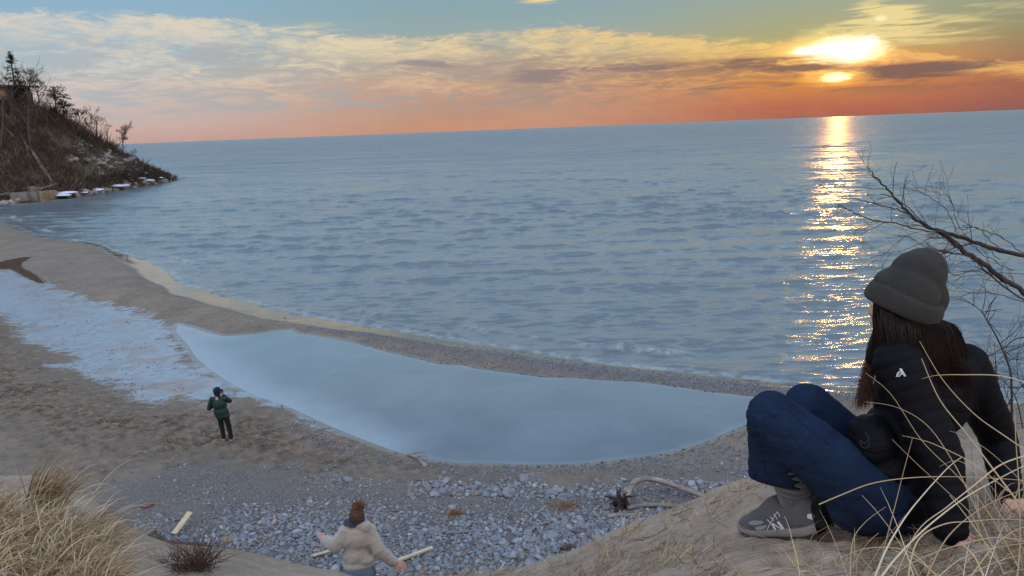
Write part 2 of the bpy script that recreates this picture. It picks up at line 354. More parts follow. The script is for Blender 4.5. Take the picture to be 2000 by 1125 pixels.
# ------------------------------------------------------------------ materials
def sand_mat():
    m, nt, b = new_mat('beach_sand')
    v = OBJV(nt)
    at = lambda n: ND(nt, 'ShaderNodeAttribute', {}, out=2, attribute_name=n)
    wet, ice, grav, brown, under = at('wet'), at('ice'), at('gravel'), at('brown'), at('under')
    n1 = NOISE(nt, .5, 8, .6, v); n2 = NOISE(nt, 3., 8, .65, v); n3 = NOISE(nt, 14., 6, .7, v)
    dry = RAMP(nt, MA(nt,'ADD',MA(nt,'MULTIPLY',n1,.5),MA(nt,'MULTIPLY',n2,.5)), [(.35,(.12,.094,.07)),(.55,(.195,.155,.116)),(.72,(.25,.202,.155))])
    trod = RAMP(nt, MA(nt,'ADD',MA(nt,'MULTIPLY',n3,.5),MA(nt,'MULTIPLY',n2,.5)), [(.44,(.03,.022,.016)),(.5,(.12,.085,.055)),(.60,(.25,.175,.11))])
    col = MIX(nt, MA(nt, 'MULTIPLY', brown, SS(nt, MA(nt,'ADD',n1,MA(nt,'MULTIPLY',n3,.3)), .45, .75)), dry, trod)
    # small dark litter and grit
    vor = ND(nt, 'ShaderNodeTexVoronoi', {'Vector': ND(nt,'ShaderNodeMapping',{'Vector':v,'Rotation':(0,0,.5),'Scale':(6.,15.,1.)}), 'Scale': 1.0}, out=0)
    spk = SS(nt, vor, .22, .12)
    spk = MA(nt, 'MULTIPLY', spk, SS(nt, NOISE(nt, 1.3, 5, .7, v), .44, .56))
    gravc = RAMP(nt, NOISE(nt, 22., 3, .6, v), [(.3,(.045,.042,.042)),(.5,(.12,.11,.10)),(.7,(.24,.23,.22))])
    col = MIX(nt, MA(nt,'MULTIPLY',grav,MA(nt,'MULTIPLY_ADD',SS(nt,n2,.4,.6),.5,.45)), col, gravc)
    wetf = MA(nt, 'MULTIPLY', wet, 1., clamp=True)
    col = MIX(nt, MA(nt,'MULTIPLY',wetf,.72), col, (.09,.075,.06,1))
    ic_edge = SS(nt, MA(nt,'ADD', ice, MA(nt,'MULTIPLY', MA(nt,'SUBTRACT', MA(nt,'ADD',MA(nt,'MULTIPLY',n2,.6),MA(nt,'ADD',MA(nt,'MULTIPLY',NOISE(nt, 1.1, 8, .7, ND(nt,'ShaderNodeMapping',{'Vector':v,'Scale':(.7,2.6,1.)})),.55),MA(nt,'MULTIPLY',n3,.35))), .74), 2.6)), .30, .85)
    icec = RAMP(nt, n2, [(.3,(.15,.185,.225)),(.6,(.25,.30,.35))])
    pinch = MIX(nt, SS(nt, n1, .5, .66), icec, (.21,.185,.18,1))
    col = MIX(nt, MA(nt,'MULTIPLY',ic_edge,.86), col, pinch)
    col = MIX(nt, MA(nt,'MULTIPLY', spk, MA(nt,'MULTIPLY_ADD', ic_edge, .3, .55)), col, (.07,.05,.045,1))
    nt.links.new(col, b.inputs['Base Color'])
    rg = MIX(nt, wetf, (.85,.85,.85,1), (.05,.05,.05,1))
    rg = MIX(nt, ic_edge, rg, (.3,.3,.3,1))
    nt.links.new(rg, b.inputs['Roughness'])
    b.inputs['Specular IOR Level'].default_value = .5
    hh = MA(nt,'ADD', MA(nt,'MULTIPLY',n3,.5), MA(nt,'MULTIPLY', NOISE(nt, 5., 6, .6, v), 1.6))
    st = MA(nt, 'MULTIPLY_ADD', MA(nt,'MAXIMUM',wetf,MA(nt,'MULTIPLY',ic_edge,.9)), -1., 1.)
    bp = ND(nt, 'ShaderNodeBump', {'Height': hh, 'Strength': st, 'Distance': .06}); nt.links.new(bp, b.inputs['Normal'])
    return m
def axis_grid(lo, hi, step, far, g=1.12):
    a = list(np.arange(lo, hi, step)); s = step
    up = []; v = hi
    while v < far: up.append(v); s *= g; v += s
    s = step; dn = []; v = lo-step
    while v > -far: dn.append(v); s *= g; v -= s
    return np.array(dn[::-1]+a+up+[far])
gx = axis_grid(-34, 16, .075, 12000, 1.09); gy = axis_grid(12, 52, .075, 12000, 1.07)
X, Y = np.meshgrid(gx, gy)
Zb = beach_z(X, Y); _, dl, dp, di = beach_fields(X, Y)
ds_ = sdist(X, Y, sand_poly); wet = sstep(ds_+.2*fbm(X*.5, Y*.5, 3), .35, -.05)
wet = np.maximum(wet, sstep(dp, .35+.15*fbm(X*.8, Y*.8, 2), .08))
wl = sstep(sdist(X, Y, wetlow_poly), -.4, .5); wet = np.maximum(wet, wl*sstep(dp+.9*fbm(X*1.1,Y*1.1,3), 2.4, .6)*.55)
ice = sstep(di+.9*fbm(X*.7,Y*.9,4), -.9, 1.3)*1.0
grav = sstep(sdist(X, Y, gravel_poly)+.8*fbm(X*.8,Y*.8,4), -1., 1.)
# the gravelly line along the lake side of the spit
sx_ = onz(640, 640).x
grav = np.maximum(grav, sstep(X, sx_-3, sx_+8)*sstep(dl, .2, .5)*sstep(dl, 2.6, 1.4)*.75)
brown = sstep(sdist(X, Y, brown_poly), -1.5, 1.5)
# trodden dents
dent = np.zeros_like(X)
rr = np.random.default_rng(5)
for k in range(900):
    px, py = rr.uniform(-60, 900), rr.uniform(640, 950)
    p = onz(px, py, .3)
    a = rr.uniform(0, 3.14); ca, sa = math.cos(a), math.sin(a)
    i0, i1 = np.searchsorted(gy, [p.y-.5, p.y+.5]); j0, j1 = np.searchsorted(gx, [p.x-.5, p.x+.5])
    if i1 <= i0 or j1 <= j0: continue
    dx = X[i0:i1, j0:j1]-p.x; dy = Y[i0:i1, j0:j1]-p.y
    u = (dx*ca+dy*sa)/.17; v_ = (-dx*sa+dy*ca)/.10; q = u*u+v_*v_
    dent[i0:i1, j0:j1] += -.06*np.exp(-q)+.03*np.exp(-(np.sqrt(q)-1.5)**2*4)
ok = sstep(dl, 2., 4.)*sstep(dp, .6, 1.6)*sstep(-di, 0., 1.)*(1-grav*.6)
Zb = Zb+dent*ok
V = np.stack([X, Y, Zb], -1).reshape(-1, 3)
me = np_mesh('beach', V, grid_faces(*X.shape), dict(wet=wet.ravel(), ice=ice.ravel(), gravel=grav.ravel(), brown=brown.ravel()))
tag(link_mesh('beach', me, sand_mat()), 'grey brown sandy lake beach with wet edge', None, kind='structure')
# ------------------------------------------------------------------ dune mesh
aa = np.concatenate([np.linspace(-math.pi, -1.0, 60, endpoint=False), np.linspace(-1.0, 1.0, 900, endpoint=False), np.linspace(1.0, math.pi, 60)])
rad = np.concatenate([np.linspace(.05, 1.2, 14, endpoint=False), np.arange(1.2, 6.0, .016), 6.0*(26/6.0)**np.linspace(0, 1, 150), [35, 60, 90]])
A, RR = np.meshgrid(aa, rad)
X, Y = RR*np.sin(A), RR*np.cos(A)
Zd = dune_z(X, Y)
# small dents, heel marks around the seated person
for k in range(260):
    px, py = rr.uniform(1050, 2000), rr.uniform(960, 1120)
    if k > 180: px, py = rr.uniform(0, 600), rr.uniform(940, 1120)
    p = hit(px, py, dune_z); q = ((X-p.x)**2/.05**2+(Y-p.y)**2/.035**2); s_ = rr.uniform(.4, 1.1)
    Zd += np.where(q < 12, (-.014*np.exp(-q/2/s_)+.004*np.exp(-(np.sqrt(q)-2)**2*2))*s_, 0)
Zd = np.where(RR < 34, Zd, np.minimum(Zd, 8.0-.08*(RR-34)))
V = np.stack([X, Y, Zd], -1).reshape(-1, 3)
m, nt, b = new_mat('dune_sand'); v = OBJV(nt)
n2 = NOISE(nt, 2.2, 7, .6, v); n3 = NOISE(nt, 28., 5, .7, v); n4 = NOISE(nt, 400., 2, .5, v)
col = RAMP(nt, MA(nt,'ADD',MA(nt,'MULTIPLY',n2,.6),MA(nt,'MULTIPLY',n3,.4)), [(.35,(.25,.19,.14)),(.52,(.35,.275,.205)),(.68,(.43,.35,.27))])
col = MIX(nt, MA(nt,'MULTIPLY',SS(nt, n4, .5, .62),.35), col, (.2,.15,.11,1))
nt.links.new(col, b.inputs['Base Color']); b.inputs['Roughness'].default_value = .9; b.inputs['Specular IOR Level'].default_value = .2
hh = MA(nt,'ADD', MA(nt,'MULTIPLY',NOISE(nt, 16., 6, .6, ND(nt,'ShaderNodeMapping',{'Vector':v,'Scale':(1.,1.8,1.)})), 1.6), MA(nt,'MULTIPLY',n4,.08))
BUMP(nt, b, hh, .8, .02)
me = np_mesh('dune', V, grid_faces(*X.shape)[:, ::-1])
tag(link_mesh('dune', me, m), 'pale sand dune rising from the beach under the viewer', kind='structure')
# ------------------------------------------------------------------ lake
az_f = np.concatenate([np.linspace(-180, -42, 40, endpoint=False), np.linspace(-42, 44, 1150, endpoint=False), np.linspace(44, 180, 40)])
rf = 20*(330/20)**np.linspace(0, 1, 1050)
rf = np.concatenate([rf, 330*(30000/330)**np.linspace(0, 1, 60)[1:]])
A, RR = np.meshgrid(np.radians(az_f), rf); X, Y = RR*np.sin(A), RR*np.cos(A)
Zl = np.zeros_like(X); wr = np.random.default_rng(3)
fineband = ((A > R(-42)) & (A < R(44))).astype(float)
for k in range(34):
    lam = 1.6*(6.5/1.6)**wr.random(); th = math.radians(wr.normal(-93, 13))
    kx, ky = math.cos(th)*6.283/lam, math.sin(th)*6.283/lam
    Zl += .0029*lam*np.clip(1.6-(RR*.0026*4)/lam, 0, 1)*np.sin(kx*X+ky*Y+wr.uniform(0, 6.28)+1.2*fbm(X*.06+k, Y*.06, 2))*(.45+.55*sstep(RR, 35, 90))
wamp = .75+.35*sstep(fbm(X*.03, Y*.05+4, 3), -.5, .5)
for k in range(64):
    lam = .34*(1.7/.34)**wr.random(); th = math.radians(wr.normal(-94, 10)+(18 if k % 4 == 0 else 0))
    amp = .0074*lam*wr.uniform(.5, 1.3)
    kx, ky = math.cos(th)*6.283/lam, math.sin(th)*6.283/lam
    samp = np.clip(1.55-(RR*.0026*3.2)/lam, 0, 1)
    ph = kx*X+ky*Y+wr.uniform(0, 6.28)+.9*fbm(X*.12+k, Y*.12, 2)
    s_ = np.sin(ph); Zl += amp*samp*(s_+.25*np.cos(2*ph))
dlk = -sdist(X[:, 30:-30], Y[:, 30:-30], _s+[(120, 10), (120, -150), (-400, -150), (-400, _s[0][1]+4)])
dlk = np.pad(dlk, ((0,0),(30,30)), mode='edge')
Zl += 7*Zl*Zl
Zl *= wamp*(.55+.45*sstep(dlk, 0, 3.))
# little breakers rolling on to the sand
alg = fbm(X*.10+3, Y*.16, 3)
for dd, hgt, wd, off in ((.8,.08,.24,0),(2.1,.17,.34,7),(4.4,.10,.5,13),(7.5,.08,.7,21)):
    md = sstep(fbm(X*.09+off, Y*.13+off, 3), -.15 if dd < 3 else .05, .5)
    c_ = dd*(1+.25*alg)
    side = np.where(dlk < c_, wd*.6, wd*1.5)
    Zl += hgt*md*np.exp(-((dlk-c_)/side)**2)*sstep(RR, 15, 25)
foam = sstep(fbm(X*3.1, Y*3.1, 4), -.15, .3)*(np.exp(-((dlk-.35)/.3)**2)*.8+np.exp(-((dlk-2.1*(1+.25*alg))/.35)**2)*sstep(fbm(X*.09+7, Y*.13+7, 3), 0., .4))
Zl *= fineband
Zl = np.where(dlk < .0, np.minimum(Zl, -.01)+.03*np.clip(dlk, -8, 0), Zl)
V = np.stack([X, Y, Zl], -1).reshape(-1, 3)
m, nt, b = new_mat('lake_water'); v = OBJV(nt)
geo = nt.nodes.new('ShaderNodeNewGeometry').outputs['Position']
fo = ND(nt, 'ShaderNodeAttribute', {}, out=2, attribute_name='foam'); sh = ND(nt, 'ShaderNodeAttribute', {}, out=2, attribute_name='shal')
dist = ND(nt, 'ShaderNodeVectorMath', {0: geo}, out=1, operation='LENGTH')
patch = NOISE(nt, .012, 5, .6, ND(nt,'ShaderNodeMapping',{'Vector':v,'Scale':(1.,3.,1.)}))
colw = MIX(nt, sh, WATER_C, (.12,.13,.13,1))
colw = MIX(nt, MA(nt,'MULTIPLY',fo,.22), colw, (.7,.74,.8,1))
nt.links.new(colw, b.inputs['Base Color'])
b.inputs['IOR'].default_value = WATER_IOR
pt2 = NOISE(nt, .035, 7, .68, ND(nt,'ShaderNodeMapping',{'Vector':v,'Scale':(.6,2.4,1.)}))
nt.links.new(MA(nt,'ADD', ND(nt,'ShaderNodeMapRange',{0:dist,1:40.,2:320.,3:.10,4:.27}), MA(nt,'MULTIPLY',MA(nt,'MULTIPLY',SS(nt,pt2,.4,.62),SS(nt,dist,60.,250.)),.16)), b.inputs['Roughness'])
mp = ND(nt,'ShaderNodeMapping',{'Vector':v,'Rotation':(0,0,R(5)),'Scale':(.42,2.2,1.)})
hn0 = MA(nt,'MULTIPLY',NOISE(nt, .14, 4, .6, mp, .4), MA(nt,'MULTIPLY',SS(nt,dist,150.,700.),16.))
hn = MA(nt,'ADD', hn0, MA(nt,'ADD', MA(nt,'MULTIPLY',NOISE(nt, 4.0, 5, .62, mp, .4), .8), MA(nt,'MULTIPLY',NOISE(nt, .55, 3, .5, mp, .4), MA(nt,'MULTIPLY',SS(nt,dist,60.,300.),5.5))))
bs = MA(nt,'MULTIPLY', ND(nt,'ShaderNodeMapRange',{0:dist,1:25.,2:500.,3:.22,4:1.0}), MA(nt,'MULTIPLY_ADD', SS(nt,patch,.35,.65), .5, .7))
bp = ND(nt, 'ShaderNodeBump', {'Height': hn, 'Strength': bs, 'Distance': .12}); nt.links.new(bp, b.inputs['Normal'])
shal = sstep(dlk, 5., .3)*.35
me = np_mesh('lake', V, grid_faces(*X.shape)[:, ::-1], dict(foam=foam.ravel(), shal=shal.ravel()))
tag(link_mesh('lake', me, m), 'rippled blue grey lake reaching the horizon', kind='structure')
# ------------------------------------------------------------------ ponds on the beach
def flat_poly(name, poly, z, grow, mat):
    P_ = np.array(poly); c = P_.mean(0)
    bm = bmesh.new(); n = len(P_)
    for i in range(n):
        t = P_[(i+1) % n]-P_[i-1]; nn = np.array([t[1], -t[0]]); nn /= np.linalg.norm(nn)+1e-9
        if (sdist(np.array([P_[i,0]+nn[0]*.05]), np.array([P_[i,1]+nn[1]*.05]), poly)[0]) > 0: nn = -nn
        bm.verts.new((P_[i,0]+nn[0]*grow, P_[i,1]+nn[1]*grow, z))
    f = bm.faces.new(bm.verts); f.normal_update()
    if f.normal.z < 0: f.normal_flip()
    bmesh.ops.triangulate(bm, faces=bm.faces[:]); me = bpy.data.meshes.new(name); bm.to_mesh(me); bm.free()
    return link_mesh(name, me, mat, smooth=False)
m, nt, b = new_mat('pond_water'); v = OBJV(nt)
n1 = NOISE(nt, .35, 6, .62, v, .6); n2 = NOISE(nt, 2.0, 6, .6, v, .8)
film = MA(nt,'MULTIPLY', SS(nt, n1, .45, .7), .5)
base = RAMP(nt, n1, [(.3,(.065,.095,.12)),(.7,(.11,.145,.17))])
vor = ND(nt,'ShaderNodeTexVoronoi',{'Vector':v,'Scale':1.1},out=0)
fl = MA(nt,'MULTIPLY', SS(nt, MA(nt,'ADD',vor,MA(nt,'MULTIPLY',n2,.1)), .16, .13), SS(nt, NOISE(nt,.6,2,.5,v), .62, .70))
base = MIX(nt, fl, base, (.45,.5,.55,1))
nt.links.new(base, b.inputs['Base Color']); b.inputs['IOR'].default_value = 1.6
nt.links.new(ND(nt,'ShaderNodeMapRange',{0:n1,1:.35,2:.7,3:.015,4:.12}), b.inputs['Roughness'])
BUMP(nt, b, NOISE(nt, 1.2, 4, .6, v), .06, .02)
px_ = np.array(pool_poly); gxx = np.arange(px_[:,0].min()-.5, px_[:,0].max()+.5, .1); gyy = np.arange(px_[:,1].min()-.5, px_[:,1].max()+.5, .1)
PX, PY = np.meshgrid(gxx, gyy); sdp = sdist(PX, PY, pool_poly); icd = sdist(PX, PY, ice_poly)
fcs = grid_faces(*PX.shape); fcs = fcs[(sdp.ravel()[fcs] > -.3).all(1)]
used = np.unique(fcs); rmap = -np.ones(PX.size, int); rmap[used] = np.arange(len(used))
rim = np.clip(sstep(sdp+.5*fbm(PX*.8, PY*.8, 4), 2.4, -.1)*sstep(icd, -3.2, -.4)+sstep(sdp+.12*fbm(PX*2, PY*2, 3), .35, .0)*.35, 0, 1).ravel()[used]
film_ = nt
pond_me = np_mesh('pond', np.column_stack([PX.ravel()[used], PY.ravel()[used], np.full(len(used), PZ)]), rmap[fcs], dict(rim=rim))
ra = ND(nt, 'ShaderNodeAttribute', {}, out=2, attribute_name='rim')
b.inputs['Base Color'].links and nt.links.new(MIX(nt, ra, b.inputs['Base Color'].links[0].from_socket, (.22,.265,.31,1)), b.inputs['Base Color'])
nt.links.new(MA(nt,'ADD', b.inputs['Roughness'].links[0].from_socket, MA(nt,'MULTIPLY',ra,.2)), b.inputs['Roughness'])
tag(link_mesh('pond', pond_me, m), 'long still meltwater pond lying on the beach', kind='structure')
m2, nt, b = new_mat('stream_water'); b.inputs['Base Color'].default_value = (.12,.08,.05,1); b.inputs['Roughness'].default_value = .04  # brown reflection of the bluff painted into the base colour
BUMP(nt, b, NOISE(nt, 3., 3, .5, OBJV(nt)), .05, .01)
tag(flat_poly('stream', stream_poly, PZ, .35, m2), 'small stream pool, bluff reflection painted in brown, at the foot of the spit', kind='structure')
# ------------------------------------------------------------------ pebbles and stones
def ico(sub):
    bm = bmesh.new(); bmesh.ops.create_icosphere(bm, subdivisions=sub, radius=1.0)
    V = np.array([v.co[:] for v in bm.verts]); F = np.array([[v.index for v in f.verts] for f in bm.faces]); bm.free()
    return V, F
def stone_shape(sub, seed, sharp=.25):
    V, F = ico(sub); r = np.random.default_rng(seed)
    for _ in range(5):     # chip flat facets off a ball, then flatten
        n = r.normal(size=3); n /= np.linalg.norm(n); h = r.uniform(.66, .95)
        d = V@n; V = V-np.outer(np.maximum(d-h, 0)*(1-sharp*.3), n)
    V = V*(1+.10*np.sin(V@r.normal(size=3)*2.2+r.uniform(0,6)))[:, None]
    return V*np.array([1, r.uniform(.65, .9), r.uniform(.4, .62)]), F
def stone_cols(nt, fac):
    return RAMP(nt, fac, [(0,(.10,.105,.12)),(.12,(.16,.17,.195)),(.3,(.24,.26,.29)),(.45,(.19,.195,.20)),(.58,(.28,.305,.34)),(.7,(.36,.385,.43)),(.78,(.28,.25,.22)),(.86,(.24,.235,.24)),(.93,(.26,.15,.125)),(.965,(.34,.24,.15)),(1.,(.50,.51,.54))], 'LINEAR')
m, nt, b = new_mat('pebble_stone')
fac = ND(nt, 'ShaderNodeAttribute', {}, out=2, attribute_name='tint')
v = OBJV(nt)
nt.links.new(MIX(nt, .5, stone_cols(nt, fac), RAMP(nt, NOISE(nt, 30., 4, .6, v), [(.35,.35),(.65,.8)]), 'MULTIPLY'), b.inputs['Base Color'])
b.inputs['Roughness'].default_value = .62; b.inputs['Specular IOR Level'].default_value = .45
BUMP(nt, b, NOISE(nt, 60., 4, .6, v), .35, .01)
M_PEB = m
m, nt, b = new_mat('stone'); v = OBJV(nt)
rnd = ND(nt, 'ShaderNodeObjectInfo', {}, out=5)
c = stone_cols(nt, rnd)
nt.links.new(MIX(nt, .5, c, RAMP(nt, NOISE(nt, 2.2, 7, .65, v), [(.35,.4),(.65,.9)]), 'MULTIPLY'), b.inputs['Base Color'])
b.inputs['Roughness'].default_value = .65
BUMP(nt, b, NOISE(nt, 5., 6, .6, v), .5, .12)
M_STONE = m
def scatter(name, pts, sizes, tints, shapes, label, cat, sink=.25):
    Vs = []; Fs = []; Ts = []; off = 0
    r = np.random.default_rng(len(pts))
    for i, (V0, F0_) in enumerate(shapes):
        idx = np.arange(i, len(pts), len(shapes)); n = len(idx)
        if n == 0: continue
        th = r.uniform(0, 6.283, n); tx = r.normal(0, .3, n); ty = r.normal(0, .3, n)
        st = r.uniform(.75, 1.25, (n, 3))
        S = V0[None]*st[:, None]*sizes[idx][:, None, None]
        x = S[...,0]*np.cos(th)[:,None]-S[...,1]*np.sin(th)[:,None]; y = S[...,0]*np.sin(th)[:,None]+S[...,1]*np.cos(th)[:,None]
        z = S[...,2]+x*tx[:,None]+y*ty[:,None]
        W = np.stack([x, y, z], -1)+pts[idx][:, None]; W[...,2] += (sizes[idx]*(.5-sink))[:, None]*.6
        Vs.append(W.reshape(-1, 3)); k = len(V0)
        Fs.append((F0_[None]+(off+np.arange(n)*k)[:, None, None]).reshape(-1, 3)); off += n*k
        Ts.append(np.repeat(tints[idx], k))
    me = np_mesh(name, np.concatenate(Vs), np.concatenate(Fs), dict(tint=np.concatenate(Ts)))
    return tag(link_mesh(name, me, M_PEB), label, cat, kind='stuff')
pr = np.random.default_rng(21)
# area of the pebble field on the ground
xs = pr.uniform(-16, 14, 105000); ys = pr.uniform(12, 24, 105000)
sd_ = sdist(xs, ys, gravel_poly)
above = beach_z(xs, ys) > dune_z(xs, ys, False)-.25
edge_n = fbm(xs*.9, ys*.9, 3)
keep = (sd_+edge_n*.9 > 0) & above
# the far left of the field is finer and sandier
pxleft = sstep(xs, -10, -4.5)
keep &= pr.random(len(xs)) < (.85+.15*pxleft)
xs, ys, sd_, pxleft = xs[keep], ys[keep], sd_[keep], pxleft[keep]
zs = beach_z(xs, ys)
nearness = sstep(ys, 19.5, 15.5)
cl = fbm(xs*.6+3, ys*.9, 3)
base_s = (.020+.026*nearness)*(.70+.20*pxleft)+ .018*np.clip(cl, -.4, 1)
rim = (sd_ < 1.1) & (xs > -3)       # a rim of bigger stones along the top edge
sz = base_s*np.exp(pr.normal(0, .42, len(xs)))*np.where(rim & (pr.random(len(xs)) < .35), 2.4, 1)
sz = np.clip(sz, .012, .13)
tint = pr.random(len(xs)); tint = np.where((tint > .88) & (pr.random(len(xs)) < .65), tint-.6, tint)
o = np.argsort(-sz); xs, ys, zs, sz, tint = xs[o], ys[o], zs[o], sz[o], tint[o]
NB = 215
big = list(zip(xs[:NB], ys[:NB], zs[:NB], sz[:NB]))
pts = np.stack([xs, ys, zs], -1)[NB:]; szs = sz[NB:]; tn = tint[NB:]
cut = int((szs > .03).sum())
scatter('pebbles', pts[:cut], szs[:cut], tn[:cut], [stone_shape(2, 40+k) for k in range(7)], 'blue grey rounded pebbles covering the beach below the dune', 'pebbles')
scatter('fine_gravel', pts[cut:], szs[cut:], tn[cut:], [stone_shape(1, 60+k) for k in range(5)], 'small grey gravel between the larger pebbles', 'gravel')
# dark shingle along the lake edge of the spit and round the end of the pond
def along(n, pxr, fy, spread, size, z=.2):
    out = []
    for _ in range(n):
        px = pr.uniform(*pxr); py = fy(px)+pr.normal(0, spread(px))
        p = onz(px, py, z); out.append((p.x, p.y))
    return np.array(out)
spx, spy = zip(*shore_px)
a1 = along(9000, (600, 1760), lambda x: np.interp(x, *zip(*sand_px))+1+.006*(x-600)+4*pr.random(), lambda x: 1.2+5.5*sstep(x, 600, 1300), 0)
a2 = along(5200, (700, 1600), lambda x: np.interp(x, *zip(*sand_px))+17+.01*(x-600), lambda x: 8+6*sstep(x, 600, 1300), 0)
a3 = []
while len(a3) < 2600:
    px, py = pr.uniform(880, 1560), pr.uniform(800, 945)
    p = onz(px, py, .13); 
    s1 = float(sdist(np.array([p.x]), np.array([p.y]), wetlow_poly)[0])
    if s1 > -.3: a3.append((p.x, p.y))
a3 = np.array(a3)
a4 = along(900, (560, 1020), lambda x: np.interp(x, [560,700,800,900,1020], [830,885,905,915,918]), lambda x: 7, 0)
sh_pts = np.concatenate([a1, a2, a3, a4])
zz = beach_z(sh_pts[:,0], sh_pts[:,1]); dpp = beach_fields(sh_pts[:,0], sh_pts[:,1])
ok = (dpp[1] > .12) & (dpp[2] > -.02)
okp = pr.random(len(ok)) < 1.0
sh_pts, zz = sh_pts[ok & okp], zz[ok & okp]
ssz = np.clip(.027*np.exp(pr.normal(0, .4, len(zz))), .01, .06)
tn = pr.random(len(zz))*.30
scatter('shoreline_shingle', np.column_stack([sh_pts, zz]), ssz, tn, [stone_shape(1, 80+k) for k in range(5)], 'dark wet shingle scattered along the lake edge and pond end', 'shingle', .3)
# litter lying on the frozen flat and the trodden sand
lp = []
while len(lp) < 5200:
    px, py = pr.uniform(0, 700), pr.uniform(560, 950); p = onz(px, py, .15)
    lp.append((p.x, p.y))
lp = np.array(lp); f_ = beach_fields(lp[:,0], lp[:,1]); k_ = (f_[1] > .5) & (f_[2] > .05) & (pr.random(len(lp)) < np.where(f_[3] > -1.5, .9, .55)) & (fbm(lp[:,0]*.5, lp[:,1]*.5, 2) > -.15)
lp = lp[k_]; lz = beach_z(lp[:,0], lp[:,1])
scatter('beach_litter', np.column_stack([lp, lz]), np.clip(.021*np.exp(pr.normal(0, .45, len(lz))), .010, .07), pr.random(len(lz))*.12, [stone_shape(1, 90+k)[0:2] for k in range(4)], 'dark specks of bark and shell littering the icy sand', 'litter', .3)
# the larger stones, each one a thing
protos = [bpy.data.meshes.new('stone') for _ in range(9)]
for k, pm in enumerate(protos):
    V_, F_ = stone_shape(3, 100+k); V_ = V_*(1+.035*np.sin(V_[:, [1,2,0]]*7+k))
    t_ = np_mesh('stone', V_, F_); t_.materials.append(M_STONE); t_.polygons.foreach_set('use_smooth', [True]*len(t_.polygons)); protos[k] = t_
extra = []
for px, py, s_ in [(410,842,.13),(398,848,.09),(868,923,.14),(884,920,.10),(920,938,.14),(932,940,.1),(957,938,.12),(973,945,.13),(985,938,.1),(1470-30,897,.11),(1430,925,.13),(1445,930,.16),(1415,930,.1),(1425,945,.12),(1270,935,.13),(1285,940,.12),(1165,938,.14),(875,1060,.2),(883,992,.2),(811,1024,.17),(986,1025,.12),(1040,955,.11),(690,912,.12),(655,910,.11),(1075,937,.11),(1210,950,.12),(1260,952,.14),(1360,935,.13),(1380,948,.14),(1345,945,.1),(1090,1100,.12),(1160,1050,.13),(990,1078,.13),(1120,1060,.12),(325,905,.1),(365,898,.1),(500,888,.08),(230,975,.1),(217,978,.12),(620,1000,.12),(740,985,.1),(490,1010,.09),(560,1030,.11),(520,1065,.12),(410,1055,.13),(480,1085,.12),(350,1015,.14),(600,1070,.12),(735,1110,.14),(930,1085,.12)]:
    p = hit(px, py, beach_z); extra.append((p.x, p.y, p.z, s_))
def where_words(px, py):
    col = ['far left','left','middle','right of the middle'][min(3, int(px/390))] if px < 1560 else 'right'
    row = 'near the pond' if py < 950 else ('in the upper pebble field' if py < 1000 else ('in the lower pebble field' if py < 1060 else 'at the dune foot'))
    return col+' '+row
def to_px(p):
    q = Vector(p)-CAM; d = q.dot(F0); return 1000+FPX*q.dot(RV)/d, 562.5-FPX*q.dot(UV)/d
stones = []
for i, (x, y, z, s_) in enumerate([(a,b_,c_,d_*.5) for a,b_,c_,d_ in extra]+[t for t in big]):
    o = bpy.data.objects.new('stone', protos[i % 9]); COL.objects.link(o)
    o.location = (x, y, z+s_*.12); s_ *= 1.05
    o.scale = (s_*pr.uniform(.8,1.3), s_*pr.uniform(.8,1.2), s_*pr.uniform(.75,1.1))
    o.rotation_euler = (pr.normal(0,.25), pr.normal(0,.25), pr.uniform(0,6.28))
    o['group'] = 'larger stones among the beach pebbles'; o['category'] = 'stone'
    stones.append(o)
# ------------------------------------------------------------------ tubes, twigs, blades
class TB:
    """collects tapered tubes and ribbons in one mesh"""
    def __init__(s): s.V = []; s.F = []; s.T = []; s.n = 0
    def tube(s, pts, r0, r1, k=4, tint=0., prof=None):
        pts = [Vector(p) for p in pts]; m_ = len(pts)
        up = Vector((0.13, .21, 1)); 
        for i, p in enumerate(pts):
            t = (pts[min(i+1, m_-1)]-pts[max(i-1, 0)]); 
            if t.length < 1e-9: t = Vector((0,0,1))
            t.normalize(); a = t.cross(up)
            if a.length < .05: a = t.cross(Vector((1,0,0)))
            a.normalize(); b_ = t.cross(a)
            f = i/(m_-1); r = prof(f) if prof else r0+(r1-r0)*f
            for j in range(k):
                an = 6.28318*j/k; s.V.append(p+a*(math.cos(an)*r)+b_*(math.sin(an)*r)); s.T.append(tint)
        for i in range(m_-1):
            for j in range(k):
                a0 = s.n+i*k+j; a1 = s.n+i*k+(j+1) % k
                s.F.append((a0, a1, a1+k, a0+k))
        for e in (s.n, s.n+(m_-1)*k):
            for j in range(1, k-2+0, 2) if k > 3 else ():
                s.F.append((e, e+j, e+j+1, e+(j+2) % k))
        s.n += m_*k
    def ribbon(s, pts, w, side, tint=0.):
        m_ = len(pts)
        for i, p in enumerate(pts):
            f = i/(m_-1); ww = w*(1-f*.88)*.5
            s.V += [p-side*ww, p+side*ww]; s.T += [tint, tint]
        for i in range(m_-1):
            a = s.n+i*2; s.F.append((a, a+1, a+3, a+2))
        s.n += m_*2
    def build(s, name, mat, parent=None):
        me = np_mesh(name, np.array([v[:] for v in s.V]), np.array(s.F), dict(tint=np.array(s.T)))
        return link_mesh(name, me, mat, parent)
def bez(p0, p1, p2, n=8, p3=None):
    out = []
    for i in range(n):
        t = i/(n-1)
        if p3 is None: out.append(p0*(1-t)**2+p1*2*t*(1-t)+p2*t*t)
        else: out.append(p0*(1-t)**3+p1*3*t*(1-t)**2+p2*3*t*t*(1-t)+p3*t**3)
    return out
